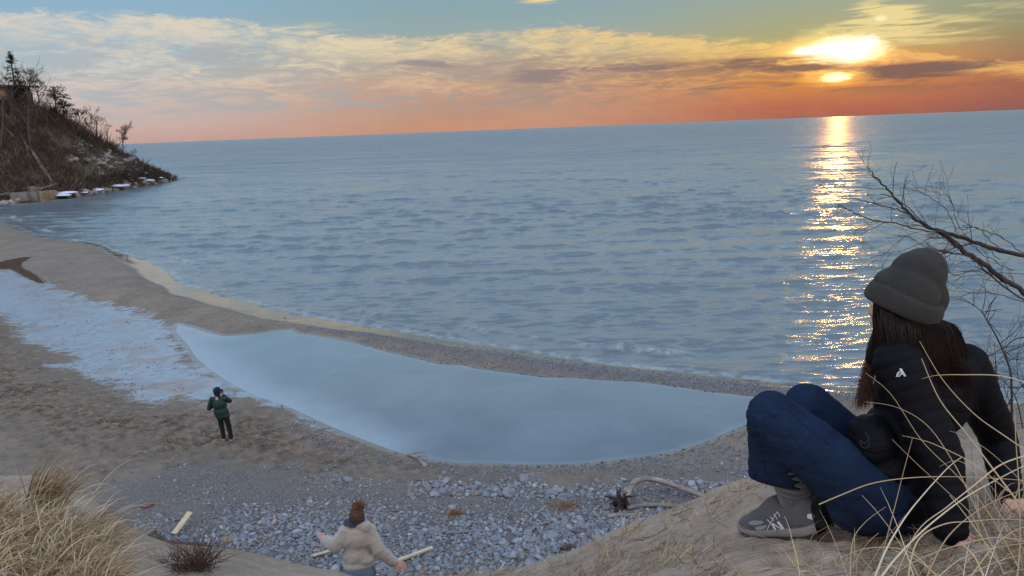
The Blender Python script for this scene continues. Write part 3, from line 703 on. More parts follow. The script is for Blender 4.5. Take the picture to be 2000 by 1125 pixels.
def catm(pts, n=5):
    """smooth curve through points"""
    Q = [pts[0]]+list(pts)+[pts[-1]]; out = []
    for i in range(1, len(Q)-2):
        a, b_, c, d = Q[i-1], Q[i], Q[i+1], Q[i+2]
        for k in range(n):
            t = k/n
            out.append(.5*((2*b_)+(c-a)*t+(2*a-5*b_+4*c-d)*t*t+(3*b_-a-3*c+d)*t**3))
    out.append(pts[-1]); return out
def tint_mat(name, stops, rough=.85, trans=0., noise=0):
    m, nt, b = new_mat(name)
    f = ND(nt, 'ShaderNodeAttribute', {}, out=2, attribute_name='tint')
    c = RAMP(nt, f, stops)
    if noise: c = MIX(nt, .7, c, RAMP(nt, NOISE(nt, noise, 5, .6, OBJV(nt)), [(.3,.45),(.7,1.1)]), 'MULTIPLY')
    nt.links.new(c, b.inputs['Base Color']); b.inputs['Roughness'].default_value = rough; b.inputs['Specular IOR Level'].default_value = .25
    return m
M_BARK = simple('bark', (.10,.075,.06), (.04,.03,.027), .9, 3.)
M_TWIG = simple('dark_twig', (.05,.035,.03), (.022,.015,.014), .8, 6.)
M_PALEBARK = simple('pale_bark', (.23,.20,.17), (.10,.085,.07), .9, 2.)
M_NEEDLE = tint_mat('pine_needles', [(0,(.018,.028,.018)),(1,(.05,.065,.035))])
M_BRUSH = tint_mat('dry_brush', [(0,(.04,.03,.026)),(.35,(.095,.066,.05)),(.7,(.17,.13,.085)),(1,(.26,.22,.15))])
M_GRASS = tint_mat('dry_grass', [(0,(.16,.10,.055)),(.3,(.30,.215,.12)),(.6,(.46,.36,.22)),(.85,(.58,.50,.36)),(1,(.66,.64,.58))], .7)
M_DRIFT = simple('driftwood_grey', (.34,.30,.26), (.13,.105,.09), .85, 2.5, stretch=(1,1,5), bump=.6, bd=.03, bscale=8)
M_PLANK = simple('pale_plank_wood', (.62,.52,.36), (.40,.31,.20), .8, 3., stretch=(1,12,1), bump=.3)
def grow(tb, p, d, L, r, depth, rnd, curl=.25, split=(2,3), up=.15, k=4, shrink=.68, segs=5, minr=.0):
    pts = [p.copy()]; q = p.copy(); dd = d.normalized()
    for i in range(segs):
        dd = (dd+Vector((rnd.gauss(0,curl), rnd.gauss(0,curl), rnd.gauss(0,curl)+up))*.5).normalized()
        q = q+dd*(L/segs); pts.append(q.copy())
    r1 = max(r*.55, minr)
    tb.tube(pts, r, r1, k)
    if depth <= 0: return
    for _ in range(rnd.randint(*split)):
        i = rnd.randint(2, segs); b_ = pts[i]
        ax = Vector((rnd.gauss(0,1), rnd.gauss(0,1), rnd.gauss(0,.6))).normalized()
        nd = (dd+ax*rnd.uniform(.5, 1.0)).normalized()
        grow(tb, b_, nd, L*shrink*rnd.uniform(.75,1.15), max(r*(1-.45*i/segs)*.6, minr), depth-1, rnd, curl, split, up, 3, shrink, max(3, segs-1), minr)
# ------------------------------------------------------------------ the wooded bluff beyond the bay
bl_base = [(-700,440),(-300,412),(-100,402),(0,399),(60,394),(130,387),(190,377),(250,368),(300,360),(348,351),(362,349)]
bl_ridge = [(-700,70),(-300,110),(-100,165),(0,190),(50,196),(85,212),(110,226),(150,246),(175,262),(200,281),(230,293),(255,302),(285,322),(318,337),(345,349),(362,349.5)]
cols = np.concatenate([np.linspace(-700, -60, 40, endpoint=False), np.linspace(-60, 362, 260)])
rows_f, rows_b = 90, 14
VV = np.zeros((rows_f+rows_b, len(cols), 3)); BL = {}
for j, cx in enumerate(cols):
    by = np.interp(cx, *zip(*bl_base)); ry = np.interp(cx, *zip(*bl_ridge))
    ry = min(ry, by-.4)
    B = onz(cx, by, 0); v = ray(cx, ry); hor = math.hypot(v.x, v.y); te = v.z/hor
    rb = math.hypot(B.x, B.y); h = 5.
    for _ in range(30): h = max(.15, H+te*(rb+1.25*h)); 
    off = 1.25*h; dirx, diry = v.x/hor, v.y/hor
    for i in range(rows_f):
        t = (i/(rows_f-1)); t2 = t*1.12-.12
        prof = t2 if t2 < 0 else (t2*.82+.18*math.sin(t2*math.pi*.5))
        rr_ = rb+off*t2 if t2 > 0 else rb+t2*8
        VV[i, j] = (dirx*rr_, diry*rr_, h*prof if t2 > 0 else t2*8)
    for i in range(rows_b):
        t = (i+1)/rows_b; rr_ = rb+off+t*(60 if cx < 60 else 60*max(.15, h/20)); 
        VV[rows_f+i, j] = (dirx*rr_, diry*rr_, h*(1-.25*t)-(.75*h+2)*t*sstep(np.array(float(cx)), 30, 140)*1.0)
nx = fbm(VV[...,0]*.12, (VV[...,1]+VV[...,2]*1.3)*.12, 5); ny = fbm(VV[...,0]*.55+7, (VV[...,1]+VV[...,2])*.55, 4)
tt = np.concatenate([np.linspace(0,1,rows_f), np.ones(rows_b)])[:,None]
hm = np.clip(VV[...,2]/6, .08, 1)
inner = np.sin(np.clip(tt, 0, 1)*np.pi)**.5*np.ones_like(nx); inner[rows_f:] = .4
VV[...,2] += (1.6*nx+.55*ny)*hm*inner; VV[...,0] += .8*ny*hm*inner
# a gully and an eroded scar
m, nt, b = new_mat('bluff_earth'); v = OBJV(nt)
n1 = NOISE(nt, .16, 8, .65, v); n2 = NOISE(nt, 1.2, 7, .7, v)
c = RAMP(nt, MA(nt,'ADD',MA(nt,'MULTIPLY',n1,.5),MA(nt,'MULTIPLY',n2,.5)), [(.35,(.035,.03,.023)),(.46,(.085,.07,.046)),(.56,(.14,.12,.08)),(.68,(.23,.205,.165))])
nt.links.new(c, b.inputs['Base Color']); b.inputs['Roughness'].default_value = .95
BUMP(nt, b, n2, .9, .8)
me = np_mesh('hills', VV.reshape(-1,3), grid_faces(*VV.shape[:2]))
hill = tag(link_mesh('hills', me, m), 'steep wooded bluff running down to a point in the lake', kind='structure')
bvh_h = BVHTree.FromPolygons([Vector(v_) for v_ in VV.reshape(-1,3)], [tuple(f) for f in grid_faces(*VV.shape[:2])])
def hill_hit(px, py):
    v = ray(px, py); h_, n_, _, _ = bvh_h.ray_cast(CAM, v, 2000)
    return h_, n_
def hill_at(x, y):
    h_, n_, _, _ = bvh_h.ray_cast(Vector((x, y, 200)), Vector((0,0,-1)), 400)
    return h_
rb_ = random.Random(4)
# dry brush covering the slope
tb = TB(); cnt = 0
while cnt < 3300:
    j = rb_.randint(0, len(cols)-2); i = rb_.randint(6, rows_f+5)
    if cols[j] < -90: continue
    p = Vector(VV[i, j]); px, py = to_px(p)
    if p.z < .5: continue
    # the scree patch and the grassy shoulder carry little brush
    scree = math.exp(-(((px-215)/75)**2+((py-322)/24)**2)); shoulder = math.exp(-(((px-130-(py-270)*1.1)/60)**2+((py-280)/30)**2))
    edge_b = 1 if i > rows_f-14 and 60 < px < 240 else 0
    if rb_.random() < scree*1.2 or (rb_.random() < shoulder*.8 and not edge_b): continue
    s_ = (.7+1.1*rb_.random())*(1.4 if edge_b else 1)*(1 if px < 230 else .5)
    tn_ = rb_.random()*.5+(.1 if edge_b else 0); 
    if rb_.random() < .12: tn_ = .8+.2*rb_.random()
    for _ in range(7):
        d = Vector((rb_.gauss(0,.5), rb_.gauss(-.2,.5), rb_.uniform(.5,1.3)))*s_
        a = p+Vector((rb_.gauss(0,.3), rb_.gauss(0,.3), -.1)); mid = a+d*.55+Vector((rb_.gauss(0,.12), rb_.gauss(0,.12), .05))
        tb.tube([a, mid, a+d], .045, .015, 3, tn_+rb_.uniform(-.06,.06))
    cnt += 1
tag(tb.build('brush', M_BRUSH), 'dry reddish brown brush covering the steep bluff', 'brush', kind='stuff')
def far_tree(px, py, hgt_, lean, label, depth=4, rad=.16, mat=None, seed=1, name='bare_tree', spread=.26, up=.12, group='bare trees on the bluff', base=None, split=(2,3)):
    p = base or hill_hit(px, py)[0]; hgt = hgt_*.86
    if p is None: p = onz(px, py, 0)
    t = empty(name, p); tag(t, label, 'tree', group)
    rnd = random.Random(seed); mat = mat or M_BARK
    tb1 = TB(); pts = [p+Vector((0,0,-.4))]; q = p.copy(); d = Vector(lean).normalized(); n = 7
    for i in range(n):
        d = (d+Vector((rnd.gauss(0,.07), rnd.gauss(0,.07), .06))).normalized(); q = q+d*(hgt*.62/n); pts.append(q.copy())
    tb1.tube(pts, rad, rad*.5, 6); tb1.build('trunk', mat, t)
    tb2 = TB()
    for k in range(8):
        i = rnd.randint(3, n)
        nd = Vector((rnd.gauss(0,.6), rnd.gauss(0,.6), rnd.uniform(.4,1.1)))
        grow(tb2, pts[i], nd, hgt*.34*rnd.uniform(.6,1.1), rad*.42, depth-1, rnd, spread, split, up, 3, .66, 4, .022)
    tb2.build('crown', mat, t); return t
far_tree(60,292,17,(.02,0,1),'tall slender bare tree on the bluff just right of the house', 4, .2, seed=3, base=None)
far_tree(4,300,18,(-.05,0,1),'bare tree rising at the far left edge of the bluff', 4, .2, seed=8)
far_tree(24,250,13,(.06,0,1),'thin bare tree standing in front of the bluff house', 4, .15, seed=9)
far_tree(78,213,7,(.1,0,1),'small bushy bare tree between the two evergreens', 4, .12, seed=12, split=(3,4))
far_tree(66,206,7.5,(-.1,0,1),'small bare tree close behind the slender tall one', 4, .12, seed=13, split=(3,4))
far_tree(190,276,8.5,(.1,0,1),'spreading bare tree alone on the lower ridge', 4, .15, seed=15, split=(3,4))
far_tree(210,286,6,(.2,0,1),'small bare sapling beside the spreading ridge tree', 3, .1, seed=16)
far_tree(240,298,6.5,(.1,0,1),'low pale bare tree near the tip of the bluff', 4, .1, seed=18, split=(3,4))
far_tree(262,306,5.5,(.3,0,1),'lowest thin bare tree leaning over the lake', 4, .09, seed=19, split=(3,4))
far_tree(152,248,4,(.2,0,1),'short bare shrub tree on the steep ridge', 4, .08, seed=22, split=(3,4))
# the leaning dead trunk and other fallen stems
def log_px(name, pp, r0, r1, mat, label, cat, lift=.25, k=7, group=None, jit=.0, seed=0):
    rnd = random.Random(seed+len(pp)); pts = []
    for x, y in pp:
        h_ = hill_hit(x, y)[0]
        if h_ is None: h_ = onz(x, y, .1)
        pts.append(h_+Vector((0, -.3, lift)))
    t = TB(); t.tube(catm(pts, 4), r0, r1, k, prof=lambda f: (r0+(r1-r0)*f)*(1+.12*math.sin(f*23+seed)))
    o = t.build(name, mat); return tag(o, label, cat, group)
log_px('dead_trunk', [(108,365),(95,345),(82,325),(66,300),(52,285)], .42, .22, M_PALEBARK, 'grey dead tree trunk leaning down the face of the bluff', 'tree trunk')
log_px('dead_trunk', [(66,285),(62,262),(58,235),(56,215)], .25, .16, M_BARK, 'dark upright dead stem above the leaning grey trunk', 'tree trunk')
log_px('dead_trunk', [(56,290),(44,268),(30,245),(22,225)], .26, .10, M_PALEBARK, 'thin grey fallen stem slanting across the upper bluff', 'tree trunk', seed=3)
log_px('dead_trunk', [(36,275),(18,258),(2,240)], .18, .10, M_PALEBARK, 'short grey fallen stem low at the left of the bluff', 'tree trunk', seed=4)
log_px('fallen_tree', [(200,358),(225,352),(262,347),(300,342)], .35, .12, M_TWIG, 'dark fallen tree lying along the foot of the bluff', 'fallen tree', .5, seed=5)
tbx = TB(); rnd = random.Random(66)
for k in range(22):
    x0 = rnd.uniform(215, 290); h_ = hill_hit(x0, 349-(x0-215)*.07)[0]
    if h_: grow(tbx, h_+Vector((0,-.3,.4)), Vector((rnd.uniform(.2,1.), rnd.gauss(0,.3), rnd.uniform(.1,.5))), 3.0, .10, 2, rnd, .3, (2,3), 0, 3, .6, 4, .03)
tag(tbx.build('fallen_branches', M_TWIG), 'black tangled branches of the fallen tree at the bluff foot', 'branches')
log_px('driftwood_log', [(12,383),(50,382),(110,370)], .26, .16, M_DRIFT, 'long pale log lying along the shore below the bluff', 'log', .5, seed=7, group='logs washed up under the bluff')
log_px('driftwood_log', [(0,386),(40,384),(80,387)], .24, .14, M_DRIFT, 'shorter pale log at the left edge under the bluff', 'log', .5, seed=8, group='logs washed up under the bluff')
log_px('driftwood_log', [(58,386),(90,376),(113,368)], .22, .12, M_DRIFT, 'slanting pale log propped over the stone blocks', 'log', .9, seed=9, group='logs washed up under the bluff')
log_px('driftwood_log', [(140,372),(152,362),(163,356)], .16, .08, M_PALEBARK, 'thin bent root sticking up at the bluff foot', 'log', .7, seed=10, group='logs washed up under the bluff')
# evergreens
def conifer(px, py, hgt, wid, label, seed, round_top=False, gap=.2):
    p = hill_hit(px, py)[0]; t = empty('pine_tree', p); tag(t, label, 'tree', 'evergreens on the bluff')
    rnd = random.Random(seed); tb1 = TB()
    tb1.tube([p+Vector((0,0,-.5)), p+Vector((.1,0,hgt*.5)), p+Vector((.2,0,hgt*.97))], .22, .05, 6)
    tb2 = TB(); n = int(hgt*7)
    for k in range(n):
        f = rnd.uniform(.12, 1) if not round_top else rnd.uniform(.3, 1)
        rr_ = wid*(1-f)**.75 if not round_top else wid*math.sqrt(max(.05, 1-((f-.55)/.5)**2))
        rr_ *= rnd.uniform(.5, 1.1); an = rnd.uniform(0, 6.28)
        a = p+Vector((.2*f, 0, hgt*f)); e = a+Vector((math.cos(an)*rr_, math.sin(an)*rr_, rr_*rnd.uniform(-.15,.3)))
        tb1.tube([a, e], .05, .02, 3)
        for q in range(int(26*max(.4, rr_/wid))):
            g = rnd.uniform(.35, 1.05); c = a.lerp(e, g)+Vector((rnd.gauss(0,.22), rnd.gauss(0,.22), rnd.gauss(0,.14)))
            for _ in range(5):
                d = Vector((rnd.gauss(0,1), rnd.gauss(0,1), rnd.gauss(.2,.6))).normalized()*rnd.uniform(.2,.42)
                s_ = d.cross(Vector((0,0,1))).normalized()
                tb2.ribbon([c, c+d], .12, s_, rnd.random())
    tb1.build('trunk', M_BARK, t); tb2.build('crown', M_NEEDLE, t)
conifer(33,200,9.5,3.2,'taller dark pine right behind the bluff house',31)
conifer(42,206,6.5,2.4,'small dark pine at the right corner of the bluff house',32)
conifer(112,232,6.0,3.0,'round topped dark pine standing alone on the ridge',33,True)
conifer(126,238,3.6,2.4,'low dark pine growing against the round topped one',34,True)
# ------------------------------------------------------------------ house on the bluff
M_SIDING = simple('brown_siding', (.60,.42,.28), (.42,.29,.19), .8, 1., stretch=(.2,.2,6))
M_ROOFING = simple('grey_roofing', (.20,.17,.15), (.11,.09,.08), .9, 2.)
M_WHITE = simple('pale_trim', (.62,.60,.56), (.5,.48,.44), .6, 2.)
M_PANE = simple('window_glass', (.05,.06,.07), (.03,.035,.04), .08, 1., spec=.8, bump=0)
hp = hill_hit(10, 200)[0]; hc = Vector((hp.x-5, hp.y+4, hp.z-.6))
house = empty('bluff_house', hc); tag(house, 'brown timber house with a low roof and deck on the bluff top', 'house')
def boxm(name, c, s, mat, parent, rot=0, bevel=0, tilt=0):
    bm = bmesh.new(); bmesh.ops.create_cube(bm, size=1); bmesh.ops.scale(bm, vec=s, verts=bm.verts)
    if bevel: bmesh.ops.bevel(bm, geom=bm.edges[:], offset=bevel, segments=2, affect='EDGES')
    bmesh.ops.rotate(bm, cent=(0,0,0), matrix=Matrix.Rotation(tilt, 3, 'Y'), verts=bm.verts)
    bmesh.ops.rotate(bm, cent=(0,0,0), matrix=Matrix.Rotation(rot, 3, 'Z'), verts=bm.verts)
    bmesh.ops.translate(bm, vec=c, verts=bm.verts)
    me = bpy.data.meshes.new(name); bm.to_mesh(me); bm.free(); return link_mesh(name, me, mat, parent, smooth=False)
hr = R(-20); HM = Matrix.Rotation(hr, 3, 'Z')
def hb(name, c, s, mat, parent=house, **k):
    return boxm(name, hc+HM@Vector(c), s, mat, parent, rot=hr, **k)
hb('wall', (0,0,1.9), (12,8,4.2), M_SIDING)
hb('roof', (0.4,0,4.35), (14.2,9.6,.32), M_ROOFING, tilt=.09)
hb('fascia', (.4,-4.86,4.33), (14.2,.1,.42), M_WHITE, tilt=.09)
for wx in (-4.2, -1.6, 1.2, 4.1):
    w_ = hb('window', (wx,-4.02,2.1), (1.3,.12,1.5), M_WHITE)
    g_ = boxm('pane', hc+HM@Vector((wx,-4.1,2.1)), (1.08,.06,1.28), M_PANE, None, rot=hr); g_.parent = w_; g_.matrix_parent_inverse = w_.matrix_world.inverted()
hb('deck', (-1,-5.1,.35), (10,2.1,.22), M_DRIFT)
hb('deck_rail', (-1,-6.1,1.35), (10,.09,.09), M_WHITE)
for kx in range(6): hb('post', (-5.8+kx*1.92,-6.1,-.1), (.14,.14,2.8), M_SIDING)
# ------------------------------------------------------------------ rocks, ice and blocks at the bluff foot
M_ROCKD = simple('bluff_rock', (.33,.305,.28), (.15,.135,.12), .85, 1.2, bump=.7, bd=.1)
M_ICE = simple('shore_ice', (.66,.72,.80), (.50,.58,.68), .35, .8, bump=.4, bd=.1)
M_BLKD = simple('grey_block', (.20,.185,.17), (.10,.09,.085), .85, 1.2, bump=.6, bd=.1)
M_BLOCK = simple('sandstone_block', (.28,.21,.14), (.17,.125,.085), .85, 1.5, bump=.4)
rk = []
for k in range(4):
    V_, F_ = stone_shape(3, 140+k, .1); t_ = np_mesh('boulder', V_, F_); t_.materials.append(M_ROCKD); rk.append(t_)
rr2 = random.Random(12); nb = 0
while nb < 150:
    u = rr2.random()
    if u < .45:      # along the waterline
        x0 = rr2.uniform(150, 352); y0 = np.interp(x0, *zip(*bl_base))-rr2.uniform(-1, 10); s_ = rr2.uniform(.35, 1.1); g = 'boulders along the waterline of the bluff'; lb = 'dark wet boulder on the waterline of the bluff point'
    elif u < .85:      # scree
        x0 = 215+rr2.gauss(0, 38); y0 = 318+(x0-215)*.35+rr2.gauss(0, 13); s_ = rr2.uniform(.3, .95); g = 'rocks spilling down the scree'; lb = 'pale broken rock on the scree slope of the bluff'
    else: x0 = rr2.uniform(0, 170); y0 = np.interp(x0, *zip(*bl_base))-rr2.uniform(0, 8); s_ = rr2.uniform(.3, .8); g = 'stones under the bluff by the bay'; lb = 'grey stone at the bluff foot by the small bay'
    h_ = hill_hit(x0, y0)[0]
    if h_ is None: continue
    nb += 1
    o = bpy.data.objects.new('boulder', rk[nb % 4]); COL.objects.link(o); o.location = h_
    o.scale = (s_*rr2.uniform(.8,1.5), s_, s_*rr2.uniform(.7,1.2)); o.rotation_euler = (rr2.gauss(0,.3), rr2.gauss(0,.3), rr2.uniform(0,6.28))
    tag(o, lb, 'boulder', g)
for i, (x0, y0, wd, lab) in enumerate([(118,384,3.6,'wide white ice slab beside the stone blocks'),(132,380,2.8,'rounded white ice slab behind the widest slab'),(186,374,2.2,'small white ice slab at the middle of the bluff foot'),(226,366,3.2,'flat white ice slab under the fallen tree'),(240,364,1.6,'little white ice lump right of the flat slab'),(287,355,2.0,'small ice slab near the bluff point'),(312,350,1.2,'tiny ice lump closest to the bluff point'),(275,351,1.4,'narrow ice strip above the waterline boulders'),(165,379,1.2,'tiny ice lump among dark boulders')]):
    h_ = hill_hit(x0, y0-2)[0] or onz(x0, y0, .1)
    V_, F_ = stone_shape(3, 200+i, .1); V_ = V_*np.array([wd, wd*.55, .6*min(1, wd/2)]); V_[:,2] *= 1
    me = np_mesh('ice_slab', V_, F_); o = link_mesh('ice_slab', me, M_ICE); o.location = h_+Vector((0,-.8,.15)); o.rotation_euler = (0,0,rr2.uniform(-.4,.4))
    tag(o, lab, 'ice slab', 'ice slabs under the bluff')
for i, (x0, y0, s_, mt, lab) in enumerate([(44,390,(3.,2.2,1.7),M_BLKD,'grey square stone block left of the others'),(61,390,(2.9,2.2,1.8),M_BLKD,'dark grey square stone block in the middle'),(79,390,(2.9,2.2,1.9),M_BLOCK,'tan sandstone block, lightest in the row'),(95,386,(2.6,2.,1.6),M_BLOCK,'brown sandstone block at the right end'),(62,376,(2.6,2.,1.3),M_BLKD,'rounded dark block behind the front row')]):
    h_ = hill_hit(x0, y0)[0] or onz(x0, y0, .1)
    o = boxm('stone_block', (0,0,0), s_, mt, None, bevel=.18); o.location = h_+Vector((0,0,s_[2]*.3)); o.rotation_euler = (rr2.gauss(0,.06), rr2.gauss(0,.06), rr2.uniform(-.3,.3))
    tag(o, lab, 'stone block', 'stone blocks at the bluff foot')
# ------------------------------------------------------------------ driftwood, planks and sticks on the pebbles
def lay(pp, dz=.04): 
    return [hit(x, y, beach_z)+Vector((0,0,dz)) for x, y in pp]
def stick(name, pp, r0, r1, mat, label, cat, dz=None, k=8, seed=0, knots=()):
    pts = catm(lay(pp, r0*.7 if dz is None else dz), 5); t = TB(); ph = seed*1.7
    t.tube(pts, r0, r1, k, prof=lambda f: (r0+(r1-r0)*f)*(1+.13*math.sin(f*19+ph)+.08*math.sin(f*47+ph)))
    for f, d, L, rr_ in knots:
        a = pts[int(f*(len(pts)-1))]; t.tube([a, a+Vector(d)*L*.5+Vector((0,0,.01)), a+Vector(d)*L], rr_, rr_*.3, 6)
    return tag(t.build(name, mat), label, cat)
def plank(px, py, L, W, T, yaw, tilt, label, lift=.05, mat=None):
    p = hit(px, py, beach_z); o = boxm('plank', (0,0,0), (L, W, T), mat or M_PLANK, None, bevel=.008)
    o.location = p+Vector((0,0,lift)); o.rotation_euler = (0.05, tilt, yaw)
    me = o.data
    return tag(o, label, 'plank', 'sawn planks among the pebbles')
plank(358,1036,.62,.16,.04,R(66),R(-28),'pale plank propped upright at the foot of the left dune',.20)
plank(812,1090,.82,.10,.05,R(28),R(-4),'long pale plank lying right of the walking person',.10)
plank(632,1086,.46,.08,.04,R(24),R(-3),'short pale plank left of the walking person',.08)
plank(1019,1092,.10,.30,.05,R(4),0,'small worn block of wood standing among lower pebbles',.10, M_DRIFT)
plank(893,1045,.5,.07,.03,R(4),0,'thin weathered slat lying in the middle of the pebbles',.07, M_DRIFT)
stick('driftwood', [(797,889),(812,895),(824,905),(832,913)], .045,.06, M_DRIFT, 'curved driftwood branch at the near edge of the pond', 'driftwood', seed=2, knots=[(.3,(.9,-.2,.05),.45,.025),(.2,(-.8,.3,.02),.3,.02),(.1,(1.,.3,.03),.5,.02)])
# forked driftwood with its root plate
t = empty('driftwood_tree', hit(1215, 1000, beach_z)); tag(t, 'forked grey driftwood tree with upturned roots lying on the pebbles', 'driftwood')
tb = TB(); a = lay([(1222,992),(1235,975),(1270,965),(1330,970),(1380,980),(1420,988)], .12); a[1].z += .28; a[2].z += .3; a[3].z += .12
tb.tube(catm(a, 6), .085, .055, 8, prof=lambda f: .085-.03*f+.008*math.sin(f*31)); b_ = a[3]; tb.tube([b_, b_+Vector((.14,.1,.1)), b_+Vector((.3,.2,.16))], .04, .012, 6)
tb.build('upper_stem', M_DRIFT, t)
tb = TB(); tb.tube(catm(lay([(1225,997),(1260,992),(1330,993),(1400,996)], .07), 6), .055, .05, 8); tb.build('lower_stem', M_DRIFT, t)
tb = TB(); rnd = random.Random(8); c = hit(1212, 997, beach_z)+Vector((0,0,.18))
for k in range(16):
    d = Vector((rnd.gauss(-.25,.5), rnd.gauss(0,.5), rnd.gauss(.15,.7))).normalized()*rnd.uniform(.25,.6)
    tb.tube([c+Vector((rnd.gauss(0,.07),0,0)), c+d*.5+Vector((0,0,.05)), c+d+Vector((rnd.gauss(0,.06),0,-.06))], .06, .014, 6)
tb.build('root', M_TWIG, t)
stick('driftwood_pole', [(1185,1012),(1215,1008),(1250,1010),(1300,1012),(1340,1010)], .05,.045, M_DRIFT, 'straight pale driftwood pole below the forked tree', 'driftwood', seed=3)
stick('white_stick', [(1198,1053),(1200,1040),(1208,1026),(1222,1014)], .022,.016, M_WHITE, 'thin white curved stick at the edge of the right dune', 'stick', seed=4)
stick('white_stick', [(972,1118),(983,1104),(992,1094)], .014,.012, M_WHITE, 'short white stick in the pebbles beyond the dune tuft', 'stick', seed=5, knots=[(.5,(-.5,.1,.9),.15,.01)])
stick('driftwood', [(1098,1078),(1112,1070),(1135,1076)], .07,.04, M_BARK, 'stubby dark piece of wood at the right dune foot', 'driftwood', seed=6)
stick('driftwood_log', [(296,1046),(315,1058),(340,1064),(375,1066),(415,1073),(440,1074)], .09,.05, M_BARK, 'dark weathered log half buried behind the left dune lip', 'log', .02, seed=7, knots=[(.1,(0.1,.2,.9),.22,.07)])
stick('driftwood', [(278,995),(300,986)], .045,.035, simple('red_wood',(.28,.10,.07),(.16,.06,.05)), 'small reddish piece of wood on the sand left of the pebbles', 'driftwood', seed=8)
stick('white_stick', [(558,1072),(570,1085),(577,1090)], .012,.01, M_DRIFT, 'thin grey twig at the left end of the pebbles', 'stick', seed=9)
# rusty bits of dried weed
def weed(px, py, w_, h_, label, seed):
    tb = TB(); rnd = random.Random(seed); p = hit(px, py)
    for k in range(260):
        a = p+Vector((rnd.gauss(0,w_*.45), rnd.gauss(0,w_*.3), abs(rnd.gauss(0,h_*.5))+.02)); d = Vector((rnd.gauss(0,1), rnd.gauss(0,1), rnd.gauss(0,.6))).normalized()*.07
        tb.tube([a, a+d, a+d*1.5+Vector((0,0,-.02))], .004, .002, 3, rnd.random())
    return tag(tb.build('dried_weed', tint_mat('rust_weed', [(0,(.22,.10,.035)),(1,(.40,.22,.09))])), label, 'dried weed')
weed(1102,992,.42,.12,'rusty orange clump of dried weed on the pebbles',1)
weed(889,1006,.22,.14,'small ochre tuft caught on the big stone',2)
# ------------------------------------------------------------------ soft bodies
_US = None
def cap_geo(p0, r0, p1, r1, flat=None, n=20):
    """capsule between two balls; flat=(direction, factor) squashes it"""
    global _US
    if _US is None:
        bm = bmesh.new(); bmesh.ops.create_uvsphere(bm, u_segments=24, v_segments=16, radius=1)
        _US = (np.array([v.co[:] for v in bm.verts]), [[v.index for v in f.verts] for f in bm.faces]); bm.free()
    N_, F_ = _US; p0 = np.array(p0[:]); p1 = np.array(p1[:]); ax = p1-p0; L = np.linalg.norm(ax)
    if L > 1e-6:
        q = Vector((0,0,1)).rotation_difference(Vector(ax/L)).to_matrix(); N2 = N_@np.array(q).T
    else: N2 = N_
    up = N_[:,2] > -1e-6
    O = np.where(up[:,None], N2*r1, N2*r0)
    if flat is not None:
        w_ = np.array(Vector(flat[0]).normalized()[:]); O = O+np.outer(O@w_, w_)*(flat[1]-1)
    return np.where(up[:,None], p1, p0)+O, F_
def ell_geo(c, radii, ax=None):
    cap_geo((0,0,0),1,(0,0,0),1)
    N_, F_ = _US; A_ = np.array(ax) if ax is not None else np.eye(3)   # rows = axes
    return np.array(c[:])+(N_*np.array(radii))@A_, F_
def blob(name, prims, voxel, mat, parent, smooth=6, cuts=(), disp=None, fac=.5):
    Vs = []; Fs = []; off = 0
    for pr_ in prims:
        V_, F_ = cap_geo(*pr_[1:]) if pr_[0] == 'c' else ell_geo(*pr_[1:])
        Vs.append(V_); Fs += [[i+off for i in f] for f in F_]; off += len(V_)
    me = bpy.data.meshes.new(name); me.from_pydata(np.concatenate(Vs).tolist(), [], Fs)
    o = bpy.data.objects.new('tmp_shape', me); COL.objects.link(o)
    md = o.modifiers.new('r', 'REMESH'); md.mode = 'VOXEL'; md.voxel_size = voxel
    if smooth:
        sm = o.modifiers.new('s', 'SMOOTH'); sm.iterations = smooth; sm.factor = fac
    dg = bpy.context.evaluated_depsgraph_get(); me2 = bpy.data.meshes.new_from_object(o.evaluated_get(dg))
    bpy.data.objects.remove(o); bpy.data.meshes.remove(me)
    if disp is not None:
        n = len(me2.vertices); co = np.zeros(n*3); me2.vertices.foreach_get('co', co); co = co.reshape(-1,3)
        no = np.zeros(n*3); me2.vertices.foreach_get('normal', no); no = no.reshape(-1,3)
        co = co+no*disp(co)[:,None]; me2.vertices.foreach_set('co', co.ravel()); me2.update()
    if cuts:
        bm = bmesh.new(); bm.from_mesh(me2)
        for co_, no_ in cuts:
            r = bmesh.ops.bisect_plane(bm, geom=bm.verts[:]+bm.edges[:]+bm.faces[:], plane_co=co_, plane_no=no_, clear_outer=True)
            ed = [e for e in r['geom_cut'] if isinstance(e, bmesh.types.BMEdge)]
            try: bmesh.ops.holes_fill(bm, edges=ed, sides=0)
            except Exception: pass
        bm.to_mesh(me2); bm.free()
    me2.name = name; me2.materials.clear()
    return link_mesh(name, me2, mat, parent)
def bvh_of(o):
    mw = o.matrix_world.copy() if o.parent is None else None
    return BVHTree.FromPolygons([v.co.copy() for v in o.data.vertices], [tuple(p.vertices) for p in o.data.polygons])
def n3(co, s, seed=0.):
    return np.array([mnoise.noise(Vector((c[0]*s+seed, c[1]*s, c[2]*s))) for c in co])
def seg_param(co, segs, sp, amp, power=.35):
    """quilting: seams across each limb"""
    best = np.full(len(co), 1e9); s_ = np.zeros(len(co)); acc = 0
    for a, b_, r in segs:
        a = np.array(a[:]); b_ = np.array(b_[:]); ax = b_-a; L = np.linalg.norm(ax)
        t = np.clip((co-a)@ax/L**2, -.3, 1.3); q = a+np.outer(np.clip(t,0,1), ax); d = np.linalg.norm(co-q, axis=1)-r
        m_ = d < best; best = np.where(m_, d, best); s_ = np.where(m_, acc+t*L, s_); acc += 0.0
    return amp*(np.abs(np.sin(np.pi*s_/sp))**power-1)
